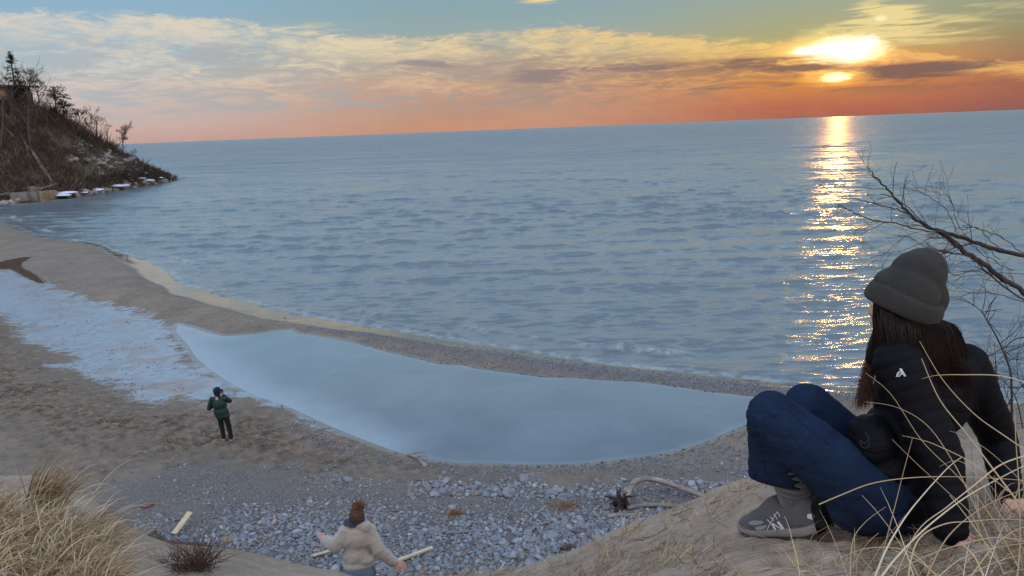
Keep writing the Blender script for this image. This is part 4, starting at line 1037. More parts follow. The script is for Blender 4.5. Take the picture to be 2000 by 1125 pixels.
def wool_mat(name, c0, c1, scale=60., rib=0, sheen=.4, rough=.95, bump=.8, bd=.004):
    m, nt, b = new_mat(name); v = OBJV(nt)
    n1 = NOISE(nt, scale*.12, 6, .65, v); n2 = NOISE(nt, scale*4, 3, .6, v)
    c = RAMP(nt, MA(nt,'ADD',MA(nt,'MULTIPLY',n1,.6),MA(nt,'MULTIPLY',n2,.4)), [(.35,c1),(.65,c0)])
    nt.links.new(c, b.inputs['Base Color']); b.inputs['Roughness'].default_value = rough; b.inputs['Specular IOR Level'].default_value = .15
    b.inputs['Sheen Weight'].default_value = sheen; b.inputs['Sheen Roughness'].default_value = .6
    BUMP(nt, b, n2, bump, bd); return m
M_SKIN = simple('skin', (.52,.30,.22), (.42,.22,.16), .55, 18., bump=.15, bd=.002)
M_EYE = simple('eye', (.6,.58,.55), (.55,.5,.5), .2, 4., bump=0)
M_LIP = simple('lip', (.40,.16,.14), (.35,.13,.12), .5, 20., bump=0)
M_HAIR = tint_mat('brown_hair', [(0,(.007,.005,.004)),(.6,(.022,.011,.008)),(1,(.09,.038,.02))], .45)
M_DENIM = None
def denim():
    m, nt, b = new_mat('blue_denim'); v = OBJV(nt)
    n1 = NOISE(nt, 4., 7, .65, v, .4); tw = ND(nt, 'ShaderNodeTexWave', {'Vector': v, 'Scale': 260., 'Distortion': 1.5}, out=1)
    c = RAMP(nt, n1, [(.3,(.005,.011,.028)),(.55,(.009,.021,.052)),(.75,(.020,.040,.085))])
    c = MIX(nt, .35, c, RAMP(nt, NOISE(nt, 300., 2, .5, v), [(.3,.5),(.7,1.3)]), 'MULTIPLY')
    nt.links.new(c, b.inputs['Base Color']); b.inputs['Roughness'].default_value = .9; b.inputs['Specular IOR Level'].default_value = .15
    hh = MA(nt,'ADD',MA(nt,'MULTIPLY',tw,.08),NOISE(nt, 14., 5, .6, v, .8)); BUMP(nt, b, hh, .6, .012); return m
M_DENIM = denim()
def head_prims(c, f, up, k=1.0):
    f = Vector(f).normalized(); s = f.cross(Vector(up)).normalized(); u = s.cross(f)
    A_ = [f[:], s[:], u[:]]
    q = lambda a, b_, d: Vector(c)+(f*a+s*b_+u*d)*k
    pr_ = [('e', q(-.012,0,.03), (.097*k,.076*k,.092*k), A_), ('e', q(.028,0,-.03), (.064*k,.060*k,.085*k), A_), ('e', q(.058,0,-.104), (.022*k,.022*k,.018*k), A_),
      ('c', q(.088,0,.002), .009*k, q(.108,0,-.034), .0115*k), ('e', q(.100,0,-.040), (.014*k,.016*k,.008*k), A_),
      ('c', q(.086,-.021,-.069), .0075*k, q(.086,.021,-.069), .0075*k)]
    for g in (-1, 1):
        pr_ += [('c', q(-.005,g*.055,-.05), .022*k, q(.052,g*.014,-.10), .020*k), ('e', q(.058,g*.036,-.028), (.026*k,.024*k,.022*k), A_),
                ('c', q(.082,g*.018,.016), .011*k, q(.072,g*.046,.014), .011*k), ('e', q(-.012,g*.078,-.015), (.019*k,.008*k,.031*k), A_)]
    pr_.append(('c', q(-.022,0,-.08), .052*k, q(-.04,0,-.19), .056*k))
    return pr_, q, A_
def eyes(q, parent, k=1.):
    for g in (-1, 1):
        V_, F_ = ell_geo(q(.076,g*.031,-.002), (.0125*k,)*3); me = bpy.data.meshes.new('eye'); me.from_pydata(V_.tolist(), [], F_); e = link_mesh('eye', me, M_EYE, parent)
        V_, F_ = ell_geo(q(.0855,g*.032,-.002), (.0055*k,)*3); me = bpy.data.meshes.new('iris'); me.from_pydata(V_.tolist(), [], F_)
        i_ = link_mesh('iris', me, M_TWIG); i_.parent = e; i_.matrix_parent_inverse = (Matrix.Translation(parent.location)).inverted() if False else Matrix.Identity(4)
def hand_prims(w_, d, n, side, curl=(.25,.35,.3), k=1.0, spread=.06, thumb_out=.8):
    """w_ wrist, d towards the fingers, n out of the back of the hand, side = +1/-1 thumb side along d x n"""
    d = Vector(d).normalized(); n = (Vector(n)-d*d.dot(Vector(n))).normalized(); s = d.cross(n)*side
    out = [('c', w_, .026*k, w_+d*.02*k, .028*k, (n, .72))]; lens = [.043,.048,.045,.036]
    for i in range(4):
        off = (1.5-i)*.0195*k; kn = w_+d*(.086-.004*abs(i-1.2))*k+s*off
        out.append(('c', w_+d*.02*k+s*off*.6, .015*k, kn, .0115*k))
        a = kn; dd = (d+s*(1.5-i)*spread).normalized(); ang = 0; r = .0098*k
        for j, (c_, lf) in enumerate(zip(curl, (1, .62, .48))):
            ang = c_*(1+.12*i); ax = dd*math.cos(ang)-n*math.sin(ang); n2 = n*math.cos(ang)+dd*math.sin(ang)
            e = a+ax*lens[i]*lf*k; out.append(('c', a, r, e, r*.9)); a = e; dd = ax; n = n2; r *= .9
        n = s.cross(d)*side if False else n0_fix(d, s, side)
    t0 = w_+d*.022*k+s*.026*k; t1 = t0+(d*.6+s*thumb_out-n*.15).normalized()*.042*k; t2 = t1+(d*.9+s*.35-n*.2).normalized()*.032*k
    out += [('c', t0, .0155*k, t1, .0115*k), ('c', t1, .0115*k, t2, .0095*k)]
    return out
def n0_fix(d, s, side): return (s*side).cross(d)
def decal(name, pix, bvh, mat, parent, off=.0015, cuts=5, thick=.0012):
    bm = bmesh.new(); vs_ = [bm.verts.new((x, -y, 0)) for x, y in pix]; bm.faces.new(vs_)
    bmesh.ops.triangulate(bm, faces=bm.faces[:]); bmesh.ops.subdivide_edges(bm, edges=bm.edges[:], cuts=cuts, use_grid_fill=True)
    ld = None
    for v in bm.verts:
        r_ = ray(v.co.x, -v.co.y); h_, n_, _, dd = bvh.ray_cast(CAM, r_.normalized(), 50)
        if h_ is None: h_ = CAM+r_.normalized()*(ld or 2.5)
        else: ld = dd
        v.co = h_-r_.normalized()*off
    g = bmesh.ops.extrude_face_region(bm, geom=bm.faces[:])
    for v in [x for x in g['geom'] if isinstance(x, bmesh.types.BMVert)]: v.co -= (v.co-CAM).normalized()*thick
    bmesh.ops.recalc_face_normals(bm, faces=bm.faces[:])
    me = bpy.data.meshes.new(name); bm.to_mesh(me); bm.free(); return link_mesh(name, me, mat, parent, smooth=False)
def decal_line(tb, pix, bvh, r=.0012, off=.0008, sub=4):
    pts = catm([Vector((x, y, 0)) for x, y in pix], sub); o = []
    for p in pts:
        r_ = ray(p.x, p.y).normalized(); h_, n_, _, dd = bvh.ray_cast(CAM, r_, 50)
        if h_ is not None: o.append(h_-r_*off)
    if len(o) > 2: tb.tube(o, r, r, 4)
# ================================================================== the seated person
def GH(px, py): return hit(px, py, lambda x, y: dune_z(x, y, False))
ROOT = GH(1720, 1046)
DB = depth_of(ROOT)            # depth of the seat contact
K = DB/2.60                    # everything below is laid out for 2.60 m and scaled to the true contact depth
def Q(px, py, d): return P(px, py, d*K)
sit = empty('person', ROOT); tag(sit, 'person in grey beanie, black puffer jacket and jeans sitting on the dune, leaning back', 'person')
print('seat depth', DB, 'shoe depth', depth_of(GH(1530, 1055)), 'hands', depth_of(GH(1870, 1072)), depth_of(GH(1962, 990)))
hf = Vector((-.45, .89, -.05)); hup = Vector((.12, .1, 1)); HC = Q(1759, 598, 2.53)
hp_, hq, HA = head_prims(HC, hf, hup, K)
shN, shF = Q(1757, 710, 2.47), Q(1886, 716, 2.70)
elN, elF = Q(1836, 893, 2.40), Q(1950, 858, 2.78)
hN = GH(1866, 1066); hF = GH(1962, 985)
wrN = Q(1858, 1046, depth_of(hN)/K-.02); wrF = Q(1968, 966, depth_of(hF)/K-.01)
hipN, hipF = Q(1702, 972, 2.54), Q(1748, 955, 2.74)
knN, knF = Q(1507, 812, 2.60), Q(1577, 793, 2.80)
fd = depth_of(GH(1530, 1055))/K
anN = Q(1560, 996, fd+.01); anF = Q(1590, 985, fd+.13)
pel = Q(1745, 950, 2.64); chest = Q(1812, 765, 2.60); waist = Q(1775, 870, 2.62)
body = hp_ + [('c', hq(-.04,0,-.19), .052*K, chest+Vector((0,0,.12)), .06), ('c', chest, .12, waist, .105, (F0, .85)), ('c', waist, .105, pel, .12),
  ('c', shN, .05, shF, .05), ('c', shN, .05, elN, .038), ('c', elN, .038, wrN, .026), ('c', shF, .05, elF, .038), ('c', elF, .038, wrF, .026),
  ('c', hipN, .085, knN, .055), ('c', knN, .055, anN, .036), ('c', hipF, .085, knF, .055), ('c', knF, .055, anF, .036),
  ('c', anN, .03, anN+Vector((-.05,0,-.03)), .022), ('c', anF, .03, anF+Vector((-.05,.0,-.03)), .022)]
gn = Vector((.0,-.1,1))
body += hand_prims(wrN+Vector((0,0,-.0)), Vector((.62,-.28,-.30)), gn, -1, (-.05,.12,.2), 1.0, .10)
body += hand_prims(wrF+Vector((0,0,-.0)), Vector((.25,-.6,-.35)), gn, 1, (-.05,.12,.2), 1.0, .10)
bo = blob('body', body, .0045, M_SKIN, sit, 3)
eyes(hq, sit, K)
# jeans
def ja(co): return .006*n3(co, 8.)+.0035*n3(co*np.array([1,1,2.0]), 20., 5)-.003*np.exp(-(n3(co*np.array([1.,1.,1.6]), 11., 9)/.06)**2)
px_cut = Q(1518, 938, fd+.02)
def ell_cap(a, ra, b_, rb): return ('c', a, ra, b_, rb)
sh_dir = (Q(1518,938,fd+.02)-knN).normalized()
legN = [('c', hipN+Vector((0,0,-.005)), .112, knN.lerp(hipN, .35), .098), ('c', knN.lerp(hipN,.35), .098, knN, .080), ('c', knN, .080, knN.lerp(px_cut,.5), .084), ('c', knN.lerp(px_cut,.5), .084, Q(1519, 965, fd+.02), .101)]
hemF = Q(1572, 925, fd+.17)
legF = [('c', hipF, .105, knF.lerp(hipF,.4), .095), ('c', knF.lerp(hipF,.4), .095, knF, .078), ('c', knF, .078, Q(1560, 955, fd+.17), .075)]
seat_ = [('e', Q(1738, 955, 2.63), (.17,.15,.150), None), ('e', Q(1690, 985, 2.56), (.12,.10,.10), None), ('e', Q(1770, 962, 2.66), (.12,.13,.13), None)]
jn = blob('jeans', legN+seat_+legF, .0065, M_DENIM, sit, 7, cuts=[(Q(1519, 941, fd+.02), (-UV*1.0+RV*.10).normalized())] if False else (), disp=ja)
# trim the flared hems with a plane per leg
bm = bmesh.new(); bm.from_mesh(jn.data)
pc = Q(1519, 938, fd+.02); pn = (-UV+RV*-.17).normalized()
def inreg(v): return (v.co-pc).dot(pn) > -.05 and (v.co-CAM).dot(RV)/(v.co-CAM).dot(F0) < (1594-1000)/FPX
fs_ = [f for f in bm.faces if all(inreg(v) for v in f.verts)]
gg = list({v for f in fs_ for v in f.verts})+list({e for f in fs_ for e in f.edges})+fs_
bmesh.ops.bisect_plane(bm, geom=gg, plane_co=pc, plane_no=pn, clear_outer=True)
bm.to_mesh(jn.data); bm.free()
sl = jn.modifiers.new('cloth', 'SOLIDIFY'); sl.thickness = .004; sl.offset = -1
bj = bvh_of(jn)
tbs = TB()
decal_line(tbs, [(1478,806),(1500,805),(1520,822),(1550,853),(1580,890),(1610,930),(1632,960)], bj, .0016)
decal_line(tbs, [(1472,815),(1478,850),(1490,890),(1495,930)], bj, .0014)
decal_line(tbs, [(1540,800),(1580,838),(1620,868)], bj, .0014)
decal_line(tbs, [(1660,985),(1690,965),(1715,975),(1720,1005)], bj, .0014)
tbs.build('seam', M_DENIM, sit)
# socks
sock = blob('sock', [('c', knN.lerp(anN,.5), .060, knN.lerp(anN,.8), .054), ('c', knN.lerp(anN,.8), .054, anN, .049), ('c', anN, .049, anN+Vector((-.03,0,-.03)), .040)], .005, wool_mat('grey_sock', (.075,.08,.085), (.035,.038,.04), 60), sit, 4, disp=lambda co: .003*np.sin(co[:,2]*300+4*n3(co, 12.)))
sock2 = blob('sock', [('c', knF.lerp(anF,.5), .056, anF, .047)], .006, bpy.data.materials['grey_sock'], sit, 4)
# shoe
M_SUEDE = wool_mat('grey_suede', (.10,.10,.103), (.065,.065,.068), 50, sheen=.05)
M_MESHF = wool_mat('light_grey_mesh', (.26,.27,.29), (.18,.19,.2), 120, sheen=.1)
M_SOLE = simple('shoe_sole', (.21,.195,.19), (.14,.13,.125), .7, 8.)
M_OUT = simple('outsole', (.03,.03,.035), (.02,.02,.02), .8, 8.)
M_LACE = simple('lace', (.55,.50,.52), (.42,.38,.4), .8, 30.)
M_REFL = simple('reflective_letter', (.50,.54,.58), (.42,.46,.5), .5, 10., bump=0)
def shoe(toe, heel, upv, parent, detail=True):
    L = (toe-heel).length; xd = (toe-heel).normalized(); yd = Vector(upv).cross(xd).normalized(); zd = xd.cross(yd)
    k = L/.275; xs_ = np.linspace(0, 1, 46)
    hw = np.interp(xs_, [0,.04,.12,.32,.5,.7,.86,.95,1], [.012,.025,.034,.034,.040,.048,.042,.028,.008])
    ht = np.interp(xs_, [0,.05,.12,.2,.3,.4,.5,.62,.75,.9,1], [.082,.100,.094,.082,.082,.106,.100,.080,.064,.052,.030])
    zs_ = np.interp(xs_, [0,.15,.5,.8,1], [.032,.028,.023,.022,.034])
    def pt(i, a):     # a 0..1 round the upper from far to near
        t = math.pi*a; c, s = math.cos(t), math.sin(t); e = .62
        y = hw[i]*math.copysign(abs(c)**e, c); z = zs_[i]+(ht[i]-zs_[i])*abs(s)**.8
        return heel+xd*(xs_[i]*L)+yd*(y*k)+zd*(z*k)
    M_ = 28; V_ = [pt(i, j/(M_-1))[:] for i in range(46) for j in range(M_)]
    me = np_mesh('upper', V_, grid_faces(46, M_)); up_ = link_mesh('upper', me, [M_SUEDE, M_MESHF], parent)
    def sole(name, z0, z1, grow, mat):
        Vv = []; nn = 20
        for i in range(46):
            sp = np.interp(xs_[i], [0,.1,.6,.85,1], [.008,0,0,.006,.022]); w_ = hw[i]+grow
            for j in range(nn):
                t = 6.28318*j/nn; c, s = math.cos(t), math.sin(t)
                y = w_*math.copysign(abs(c)**.35, c); zz = (z0[i]+z1[i])/2+sp*1.0*0+(z1[i]-z0[i])/2*math.copysign(abs(s)**.45, s)
                Vv.append((heel+xd*((xs_[i]*1.03-.015)*L)+yd*(y*k)+zd*(zz*k))[:])
        idx = np.arange(46*nn).reshape(46, nn); f = []
        for i in range(45):
            for j in range(nn): f.append((idx[i,j], idx[i,(j+1)%nn], idx[i+1,(j+1)%nn], idx[i+1,j]))
        return link_mesh(name, np_mesh(name, Vv, f), mat, parent)
    spring = np.interp(xs_, [0,.08,.2,.7,1], [.010,.003,0,0,.018]); arch = np.interp(xs_, [.3,.42,.52,.62], [0,.007,.007,0])
    sole('midsole', spring+.005, zs_+.004, .005, M_SOLE); sole('outsole', spring+arch*.6-.001, spring+.007+arch, .003, M_OUT)
    return up_
toe, heel = GH(1455, 1040), GH(1606, 1058)
heel = P(1606, 1054, depth_of(heel)); toe = P(1457, 1046, depth_of(toe)+.02)
sh_e = empty('shoe', heel); sh_e.parent = sit; sh_e.matrix_parent_inverse = Matrix.Translation(ROOT).inverted()
def inv_parent(o, par_world):  # children of the shoe keep world coordinates
    o.matrix_parent_inverse = Matrix.Translation(par_world).inverted()
toe += Vector((0,0,.012)); heel += Vector((0,0,.012))
up_ = shoe(toe, heel, (0, -.12, 1), sh_e)
bsh = bvh_of(up_)
T_ = lambda X0, Y0: (1430+X0*.1244, 940+Y0*.1244)
decal('letter_mark', [T_(605,668),(T_(640,655)),T_(775,745),T_(700,640),T_(735,628),T_(838,762),T_(810,776),T_(655,690),T_(716,790),T_(690,802)], bsh, M_REFL, sh_e, .0012, 4)
decal('toe_patch', [T_(262,650),T_(290,625),T_(380,615),T_(470,622),T_(500,650),T_(440,680),T_(340,690),T_(280,680)], bsh, M_MESHF, sh_e, .001, 4)
decal('side_patch', [T_(350,730),T_(420,705),T_(520,690),T_(560,680),T_(520,740),T_(440,770),T_(380,760)], bsh, M_MESHF, sh_e, .001, 4)
decal('heel_tab', [T_(1175,525),T_(1240,505),T_(1305,530),T_(1300,575),T_(1265,605),T_(1180,580)], bsh, M_REFL, sh_e, .002, 3)
tbl = TB()
for ln in ([T_(700,480),T_(735,520),T_(745,560)], [T_(650,520),T_(690,560),T_(700,600)], [T_(600,560),T_(640,600),T_(655,630)], [T_(550,600),T_(590,640),T_(600,665)], [T_(700,490),T_(640,600),T_(590,680),T_(545,775)]):
    pts = []
    for x, y in catm([Vector((a,b_,0)) for a,b_ in ln], 4) and [(p.x,p.y) for p in catm([Vector((a,b_,0)) for a,b_ in ln], 4)]:
        r_ = ray(x, y).normalized(); h_, n_, _, dd = bsh.ray_cast(CAM, r_, 50)
        pts.append((h_-r_*.003) if h_ else (pts[-1]+ (Vector((0,0,.003))) if pts else None))
    pts = [p for p in pts if p]
    if len(pts) > 2: t1_ = TB(); t1_.tube(pts, .0019, .0016, 5); t1_.build('lace', M_LACE, sh_e)
ll = catm([P(1519,993,fd*K-.06), P(1507,990,fd*K-.06), P(1503,998,fd*K-.06), P(1508,1006,fd*K-.05)], 4); pass
tbk = TB()
for ln in ([T_(255,690),T_(330,740),T_(400,800),T_(520,830)], [T_(750,590),T_(850,620),T_(950,690),T_(1150,690)], [T_(880,720),T_(1000,740),T_(940,770),T_(860,750)], [T_(540,800),T_(600,850),T_(700,855),T_(800,850)]):
    decal_line(tbk, ln, bsh, .0013, .0003)
tbk.build('stitching', M_OUT, sh_e)
toe2 = toe+Vector((.17,.13,.0)); heel2 = heel+Vector((.07,.12,.0)); 
toe2.z = float(dune_z(toe2.x, toe2.y, False)); heel2.z = float(dune_z(heel2.x, heel2.y, False))
sh2 = empty('shoe', heel2); sh2.parent = sit; sh2.matrix_parent_inverse = Matrix.Translation(ROOT).inverted()
shoe(toe2, heel2, (0,-.1,1), sh2)
# jacket
M_PUFF, nt, b = new_mat('black_nylon'); v = OBJV(nt)
nt.links.new(RAMP(nt, NOISE(nt, 7., 6, .6, v), [(.3,(.003,.0032,.0045)),(.7,(.006,.007,.010))]), b.inputs['Base Color'])
b.inputs['Roughness'].default_value = .6; b.inputs['Specular IOR Level'].default_value = .07
BUMP(nt, b, NOISE(nt, 38., 5, .65, v, .5), .55, .008)
up_arm = ('c', shN, .080, elN, .066); f_arm = ('c', elN, .066, wrN+(elN-wrN)*.10, .052)
up_armF = ('c', shF, .078, elF, .062); f_armF = ('c', elF, .062, wrF+(elF-wrF)*.07, .047)
tors = [('c', Q(1778,735,2.56), .10, Q(1862,735,2.70), .095), ('e', Q(1800,775,2.60), (.150,.14,.145), None), ('e', Q(1772,850,2.60), (.135,.135,.13), None), ('e', Q(1765,925,2.62), (.150,.15,.125), None),
        ('e', Q(1748,965,2.60), (.105,.13,.085), None), ('e', Q(1702,862,2.56), (.075,.10,.085), None), ('e', Q(1720,900,2.58), (.10,.12,.08), None), ('c', Q(1800,672,2.57), .075, Q(1835,690,2.62), .07)]
segs = [(shN, elN, .07), (elN, wrN, .055), (shF, elF, .07), (elF, wrF, .055), (Q(1808,690,2.6), Q(1765,965,2.62), .13)]
def jd(co): return seg_param(co, segs, .040, .0048)+.003*n3(co, 14.)
jk = blob('jacket', [up_arm, f_arm, up_armF, f_armF]+tors, .006, M_PUFF, sit, 6, disp=jd)
bjk = bvh_of(jk)
decal('sleeve_mark', [(1749.5,736),(1752,729),(1756,724.5),(1758,726),(1755,732),(1754,736)], bjk, M_REFL, sit, .003, 3)
decal('sleeve_mark', [(1756.5,720),(1761,719.5),(1770,734.5),(1766,735.5),(1763,731),(1759.5,732.5),(1757,736),(1754.5,736),(1760,728),(1758,725)], bjk, M_REFL, sit, .003, 3)
# elastic hem and side pocket
hemt = TB(); hemt.tube(catm([Q(1655,880,2.50),Q(1662,905,2.50),Q(1690,925,2.48),Q(1712,945,2.47)],5), .012, .012, 6); hemt.build('jacket_hem', M_PUFF, sit)
tbp = TB(); decal_line(tbp, [(1690,845),(1697,858),(1688,866),(1680,860),(1683,872),(1694,875),(1699,862)], bjk, .0016, .001)
tbp.build('drawcord', simple('grey_cord',(.03,.028,.026),(.02,.02,.02),.7,30.), sit)
# beanie
M_HAT = wool_mat('grey_felt', (.032,.032,.030), (.020,.020,.018), 45, sheen=.05)
hn = (UV*.88+RV*.27-F0*.36).normalized(); hx = hn.cross(F0).normalized(); hy = hn.cross(hx)
hc_ = Q(1768, 585, 2.53); HX = [hx[:], hy[:], hn[:]]
crown = [('e', Q(1771,566,2.53), (.102*K,.108*K,.070*K), HX), ('e', Q(1790,545,2.53), (.086*K,.095*K,.095*K), None), ('e', Q(1806,532,2.53), (.066*K,.075*K,.082*K), None), ('e', Q(1797,517,2.53), (.052*K,.06*K,.055*K), None), ('e', Q(1812,580,2.54), (.060*K,.07*K,.075*K), None), ('e', Q(1758,562,2.53), (.085*K,.09*K,.055*K), HX)]
def hd(co): return .0035*n3(co, 12.)+.0012*n3(co, 60., 3)
crown.append(('e', hq(-.012,0,.035), (.106*K,.088*K,.102*K), HA))
blob('hat_crown', crown, .005, M_HAT, sit, 9, disp=hd, cuts=[(hc_-hn*.028, -hn)])
V_ = []; nu, nv = 72, 20
for i in range(nu):
    a = 6.28318*i/nu
    for j in range(nv):
        t = 6.28318*j/nv; hh_ = .033*math.copysign(abs(math.sin(t))**.7, math.sin(t)); th_ = .014*math.cos(t)
        wv = 1+.018*math.sin(a*3+1)+.010*math.sin(a*7)
        rx = (.108+th_-hh_*.22)*K*wv; ry = (.108+th_-hh_*.10)*K*wv
        V_.append((hc_+hx*(rx*math.cos(a))+hy*(ry*math.sin(a))+hn*(hh_*K+.004*math.sin(a*2)))[:])
idx = np.arange(nu*nv).reshape(nu, nv); f = [(idx[i,j], idx[(i+1)%nu,j], idx[(i+1)%nu,(j+1)%nv], idx[i,(j+1)%nv]) for i in range(nu) for j in range(nv)]
link_mesh('hat_cuff', np_mesh('hat_cuff', V_, f), M_HAT, sit)
# hair: a core and many strands
rnd = random.Random(3)
core = [('c', hq(.0,-.072,.02), .034, hq(.01,-.066,-.13), .026), ('c', hq(.03,-.070,.03), .018, hq(.01,-.075,-.08), .022), ('c', Q(1772,618,2.52), .086, Q(1800,690,2.51), .080), ('c', Q(1800,690,2.51), .08, Q(1835,770,2.54), .055), ('c', Q(1852,668,2.60), .045, Q(1858,740,2.60), .05), ('c', Q(1720,650,2.58), .022, Q(1706,700,2.53), .024), ('c', Q(1835,655,2.56), .05, Q(1855,690,2.60), .055)]
M_HAIRC = simple('hair_core', (.013,.008,.006), (.006,.004,.0035), .8, 60., spec=.05, stretch=(1,1,.2), bump=.6)
hair = blob('hair', core, .006, M_HAIRC, sit, 6, disp=lambda co: .004*n3(co*np.array([1,1,.25]), 60.))
tb = TB()
def strand(pp, jit, n=1, r=.0011, tr=(0,.7), wave=.006):
    for _ in range(n):
        ph = rnd.uniform(0,6.28); fr = rnd.uniform(6,14); o_ = [Vector((rnd.gauss(0,jit), rnd.gauss(0,jit), rnd.gauss(0,jit*.6))) for _ in range(2)]
        pts = catm(pp, 4); m_ = len(pts); out = []
        for i, p in enumerate(pts):
            t = i/(m_-1); out.append(p+o_[0]*(1-t)*.7+o_[1]*t+RV*(wave*math.sin(fr*t+ph)*t)+F0*(wave*math.cos(fr*t+ph)*t))
        tb.tube(out, r, r*.35, 3, rnd.uniform(*tr))
# back hair falling from under the hat
for k in range(800):
    u = rnd.random(); x0 = 1722+118*u; y0 = 612+18*u; L = rnd.uniform(.4, 1)
    x1 = 1738+125*u; y1 = 660+15*rnd.random(); dep = 2.44+.04*abs(u-.4)
    strand([Q(x0,y0,2.47), Q(x1-12,y1-20,dep), Q(x1+4,y1+40,dep-.0), Q(x1+22*u+8,y1+90*L,dep+.02), Q(x1+34*u+8,y1+60+100*L,dep+.06)], .013, 1, .0009, (0,.6), .009)
# lock blowing on the left, rim light painted as redder, lighter strand tints
for k in range(330):
    u = rnd.random(); g = rnd.random()
    strand([Q(1718+10*u,628,2.56), Q(1703+14*u,660,2.56), Q(1697+16*u-4*g,700,2.54), Q(1692+14*u-10*g,745,2.53), Q(1684+22*u-18*g*g,775+25*g,2.52)], .006, 1, .0011, (.45,1), .010)
for k in range(16):
    g = rnd.random(); strand([Q(1697,690+60*g,2.53), Q(1688,720+50*g,2.53), Q(1676-14*g,740+30*g,2.53), Q(1668-16*g,738+42*g,2.52)], .003, 1, .0008, (.8,1), .008)
for k in range(260):
    u = rnd.random(); g = rnd.random()
    strand([Q(1826+10*u,628,2.52), Q(1852+18*u,640+8*g,2.54), Q(1868+14*u,690,2.56), Q(1866+16*u,740,2.58), Q(1856+14*u,785+25*g,2.60)], .008, 1, .0011, (.1,.8), .006)
hs = tb.build('hair_strand', M_HAIR); hs.parent = hair; hs.matrix_parent_inverse = Matrix.Identity(4); hs['kind'] = 'stuff'
# ================================================================== the walker in the sweater, below the dune edge
def find_d():
    for d in np.linspace(7.0, 13.5, 400):
        p = P(697, 1118, d)
        if p.z-float(dune_z(p.x, p.y, False)) < .84 if False else p.z-float(gz(p.x, p.y)) <= .86: return d
    return 9.4
DW = find_d(); print('walker depth', DW)
hipW = P(697, 1118, DW)
def W(px, py, dd=0.): return P(px, py, DW+dd)
kw = DW/9.3
wk = empty('person', Vector((hipW.x, hipW.y, float(gz(hipW.x, hipW.y))))); tag(wk, 'person in beige fleece sweater and navy scarf walking toward the pebbles, arms out', 'person')
fw = Vector((.25, .95, -.12)); hpw, hqw, _ = head_prims(W(699,1009), fw, (0,.05,1), kw)
shL, shR = W(675,1040), W(721,1038,.03); elL, elR = W(653,1066,-.05), W(739,1074,-.02); wL, wR = W(636,1056,.12), W(770,1099,.02)
hl, hr_ = W(688,1118), W(712,1118,.03)
def down(p, dx, dy): q = p+Vector((dx, dy, 0)); q.z = float(gz(q.x, q.y)); return q
aL = down(hl, -.05, .34)+Vector((0,0,.09)); aR = down(hr_, .05, -.20)+Vector((0,0,.09))
kL = hl.lerp(aL,.5)+Vector((0,.10,.03)); kR = hr_.lerp(aR,.5)+Vector((0,.08,0))
bw = hpw+[('c', W(698,1032,.03), .05, W(697,1060,.04), .07), ('c', W(697,1055,.04), .07, W(697,1115,.03), .075), ('c', shL,.05,elL,.036), ('c', elL,.036,wL,.026), ('c', shR,.05,elR,.036), ('c', elR,.036,wR,.026),
  ('c', hl,.08,kL,.052), ('c', kL,.052,aL,.036), ('c', hr_,.08,kR,.052), ('c', kR,.052,aR,.036), ('c', aL,.034,aL+Vector((.02,.14,-.05)),.03), ('c', aR,.034,aR+Vector((.02,.14,-.05)),.03)]
bw += hand_prims(wL, Vector((-.5,.5,.2)), Vector((0,-.3,1)), 1, (.3,.4,.3), .88, .05)+hand_prims(wR, Vector((.75,.1,-.35)), Vector((.3,-.7,.6)), 1, (.3,.45,.35), .88, .05)
blob('body', bw, .006, simple('ruddy_skin', (.55,.30,.23), (.45,.2,.16), .55, 18., bump=.1), wk, 2); eyes(hqw, wk, kw)
M_SWEAT = wool_mat('beige_fleece', (.46,.37,.285), (.33,.255,.19), 30, sheen=.6, bump=1., bd=.012)
sw = [('c', shL, .075, shR, .075), ('e', W(697,1055), (.195*kw,.13*kw,.17*kw), None), ('e', W(697,1085), (.175*kw,.125*kw,.14*kw), None), ('e', W(699,1103,0), (.185*kw,.13*kw,.075*kw), None), ('e', W(716,1090), (.08,.09,.05), None),
      ('c', shL,.072,elL,.062), ('c', elL,.062,wL,.050), ('c', shR,.072,elR,.062), ('c', elR,.06,wR.lerp(elR,.06),.048), ('c', W(700,1024), .062, W(712,1028,-.02), .055)]
blob('sweater', sw, .009, M_SWEAT, wk, 5, disp=lambda co: .010*n3(co, 9.)+.006*n3(co, 26., 4))
blob('trousers', [('c', hl,.10,kL,.072), ('c', kL,.072,aL+Vector((0,0,.03)),.062), ('c', hr_,.10,kR,.072), ('c', kR,.072,aR+Vector((0,0,.03)),.062), ('e', W(699,1119), (.165,.12,.11), None)], .01, simple('grey_blue_denim', (.12,.15,.20), (.07,.09,.13), .9, 12.), wk, 4)
M_NAVY = wool_mat('navy_knit', (.022,.024,.075), (.012,.013,.04), 40)
blob('scarf', [('c', W(679,1021), .055*kw, W(705,1016,-.02), .055*kw), ('e', W(692,1019), (.11*kw,.10*kw,.055*kw), None), ('e', W(697,1013,.02), (.075*kw,.09*kw,.05*kw), None)], .008, M_NAVY, wk, 4)
blob('hair', [('e', hqw(-.03,0,.02), (.095*kw,.092*kw,.115*kw), None), ('e', W(700,992), (.070*kw,.065*kw,.05*kw), None), ('e', W(698,986), (.045*kw,.045*kw,.035*kw), None)], .008, simple('auburn_hair', (.13,.06,.035), (.06,.028,.02), .6, 40., bump=.8), wk, 3, disp=lambda co: .008*n3(co, 25.))
tb = TB(); rnd = random.Random(5)
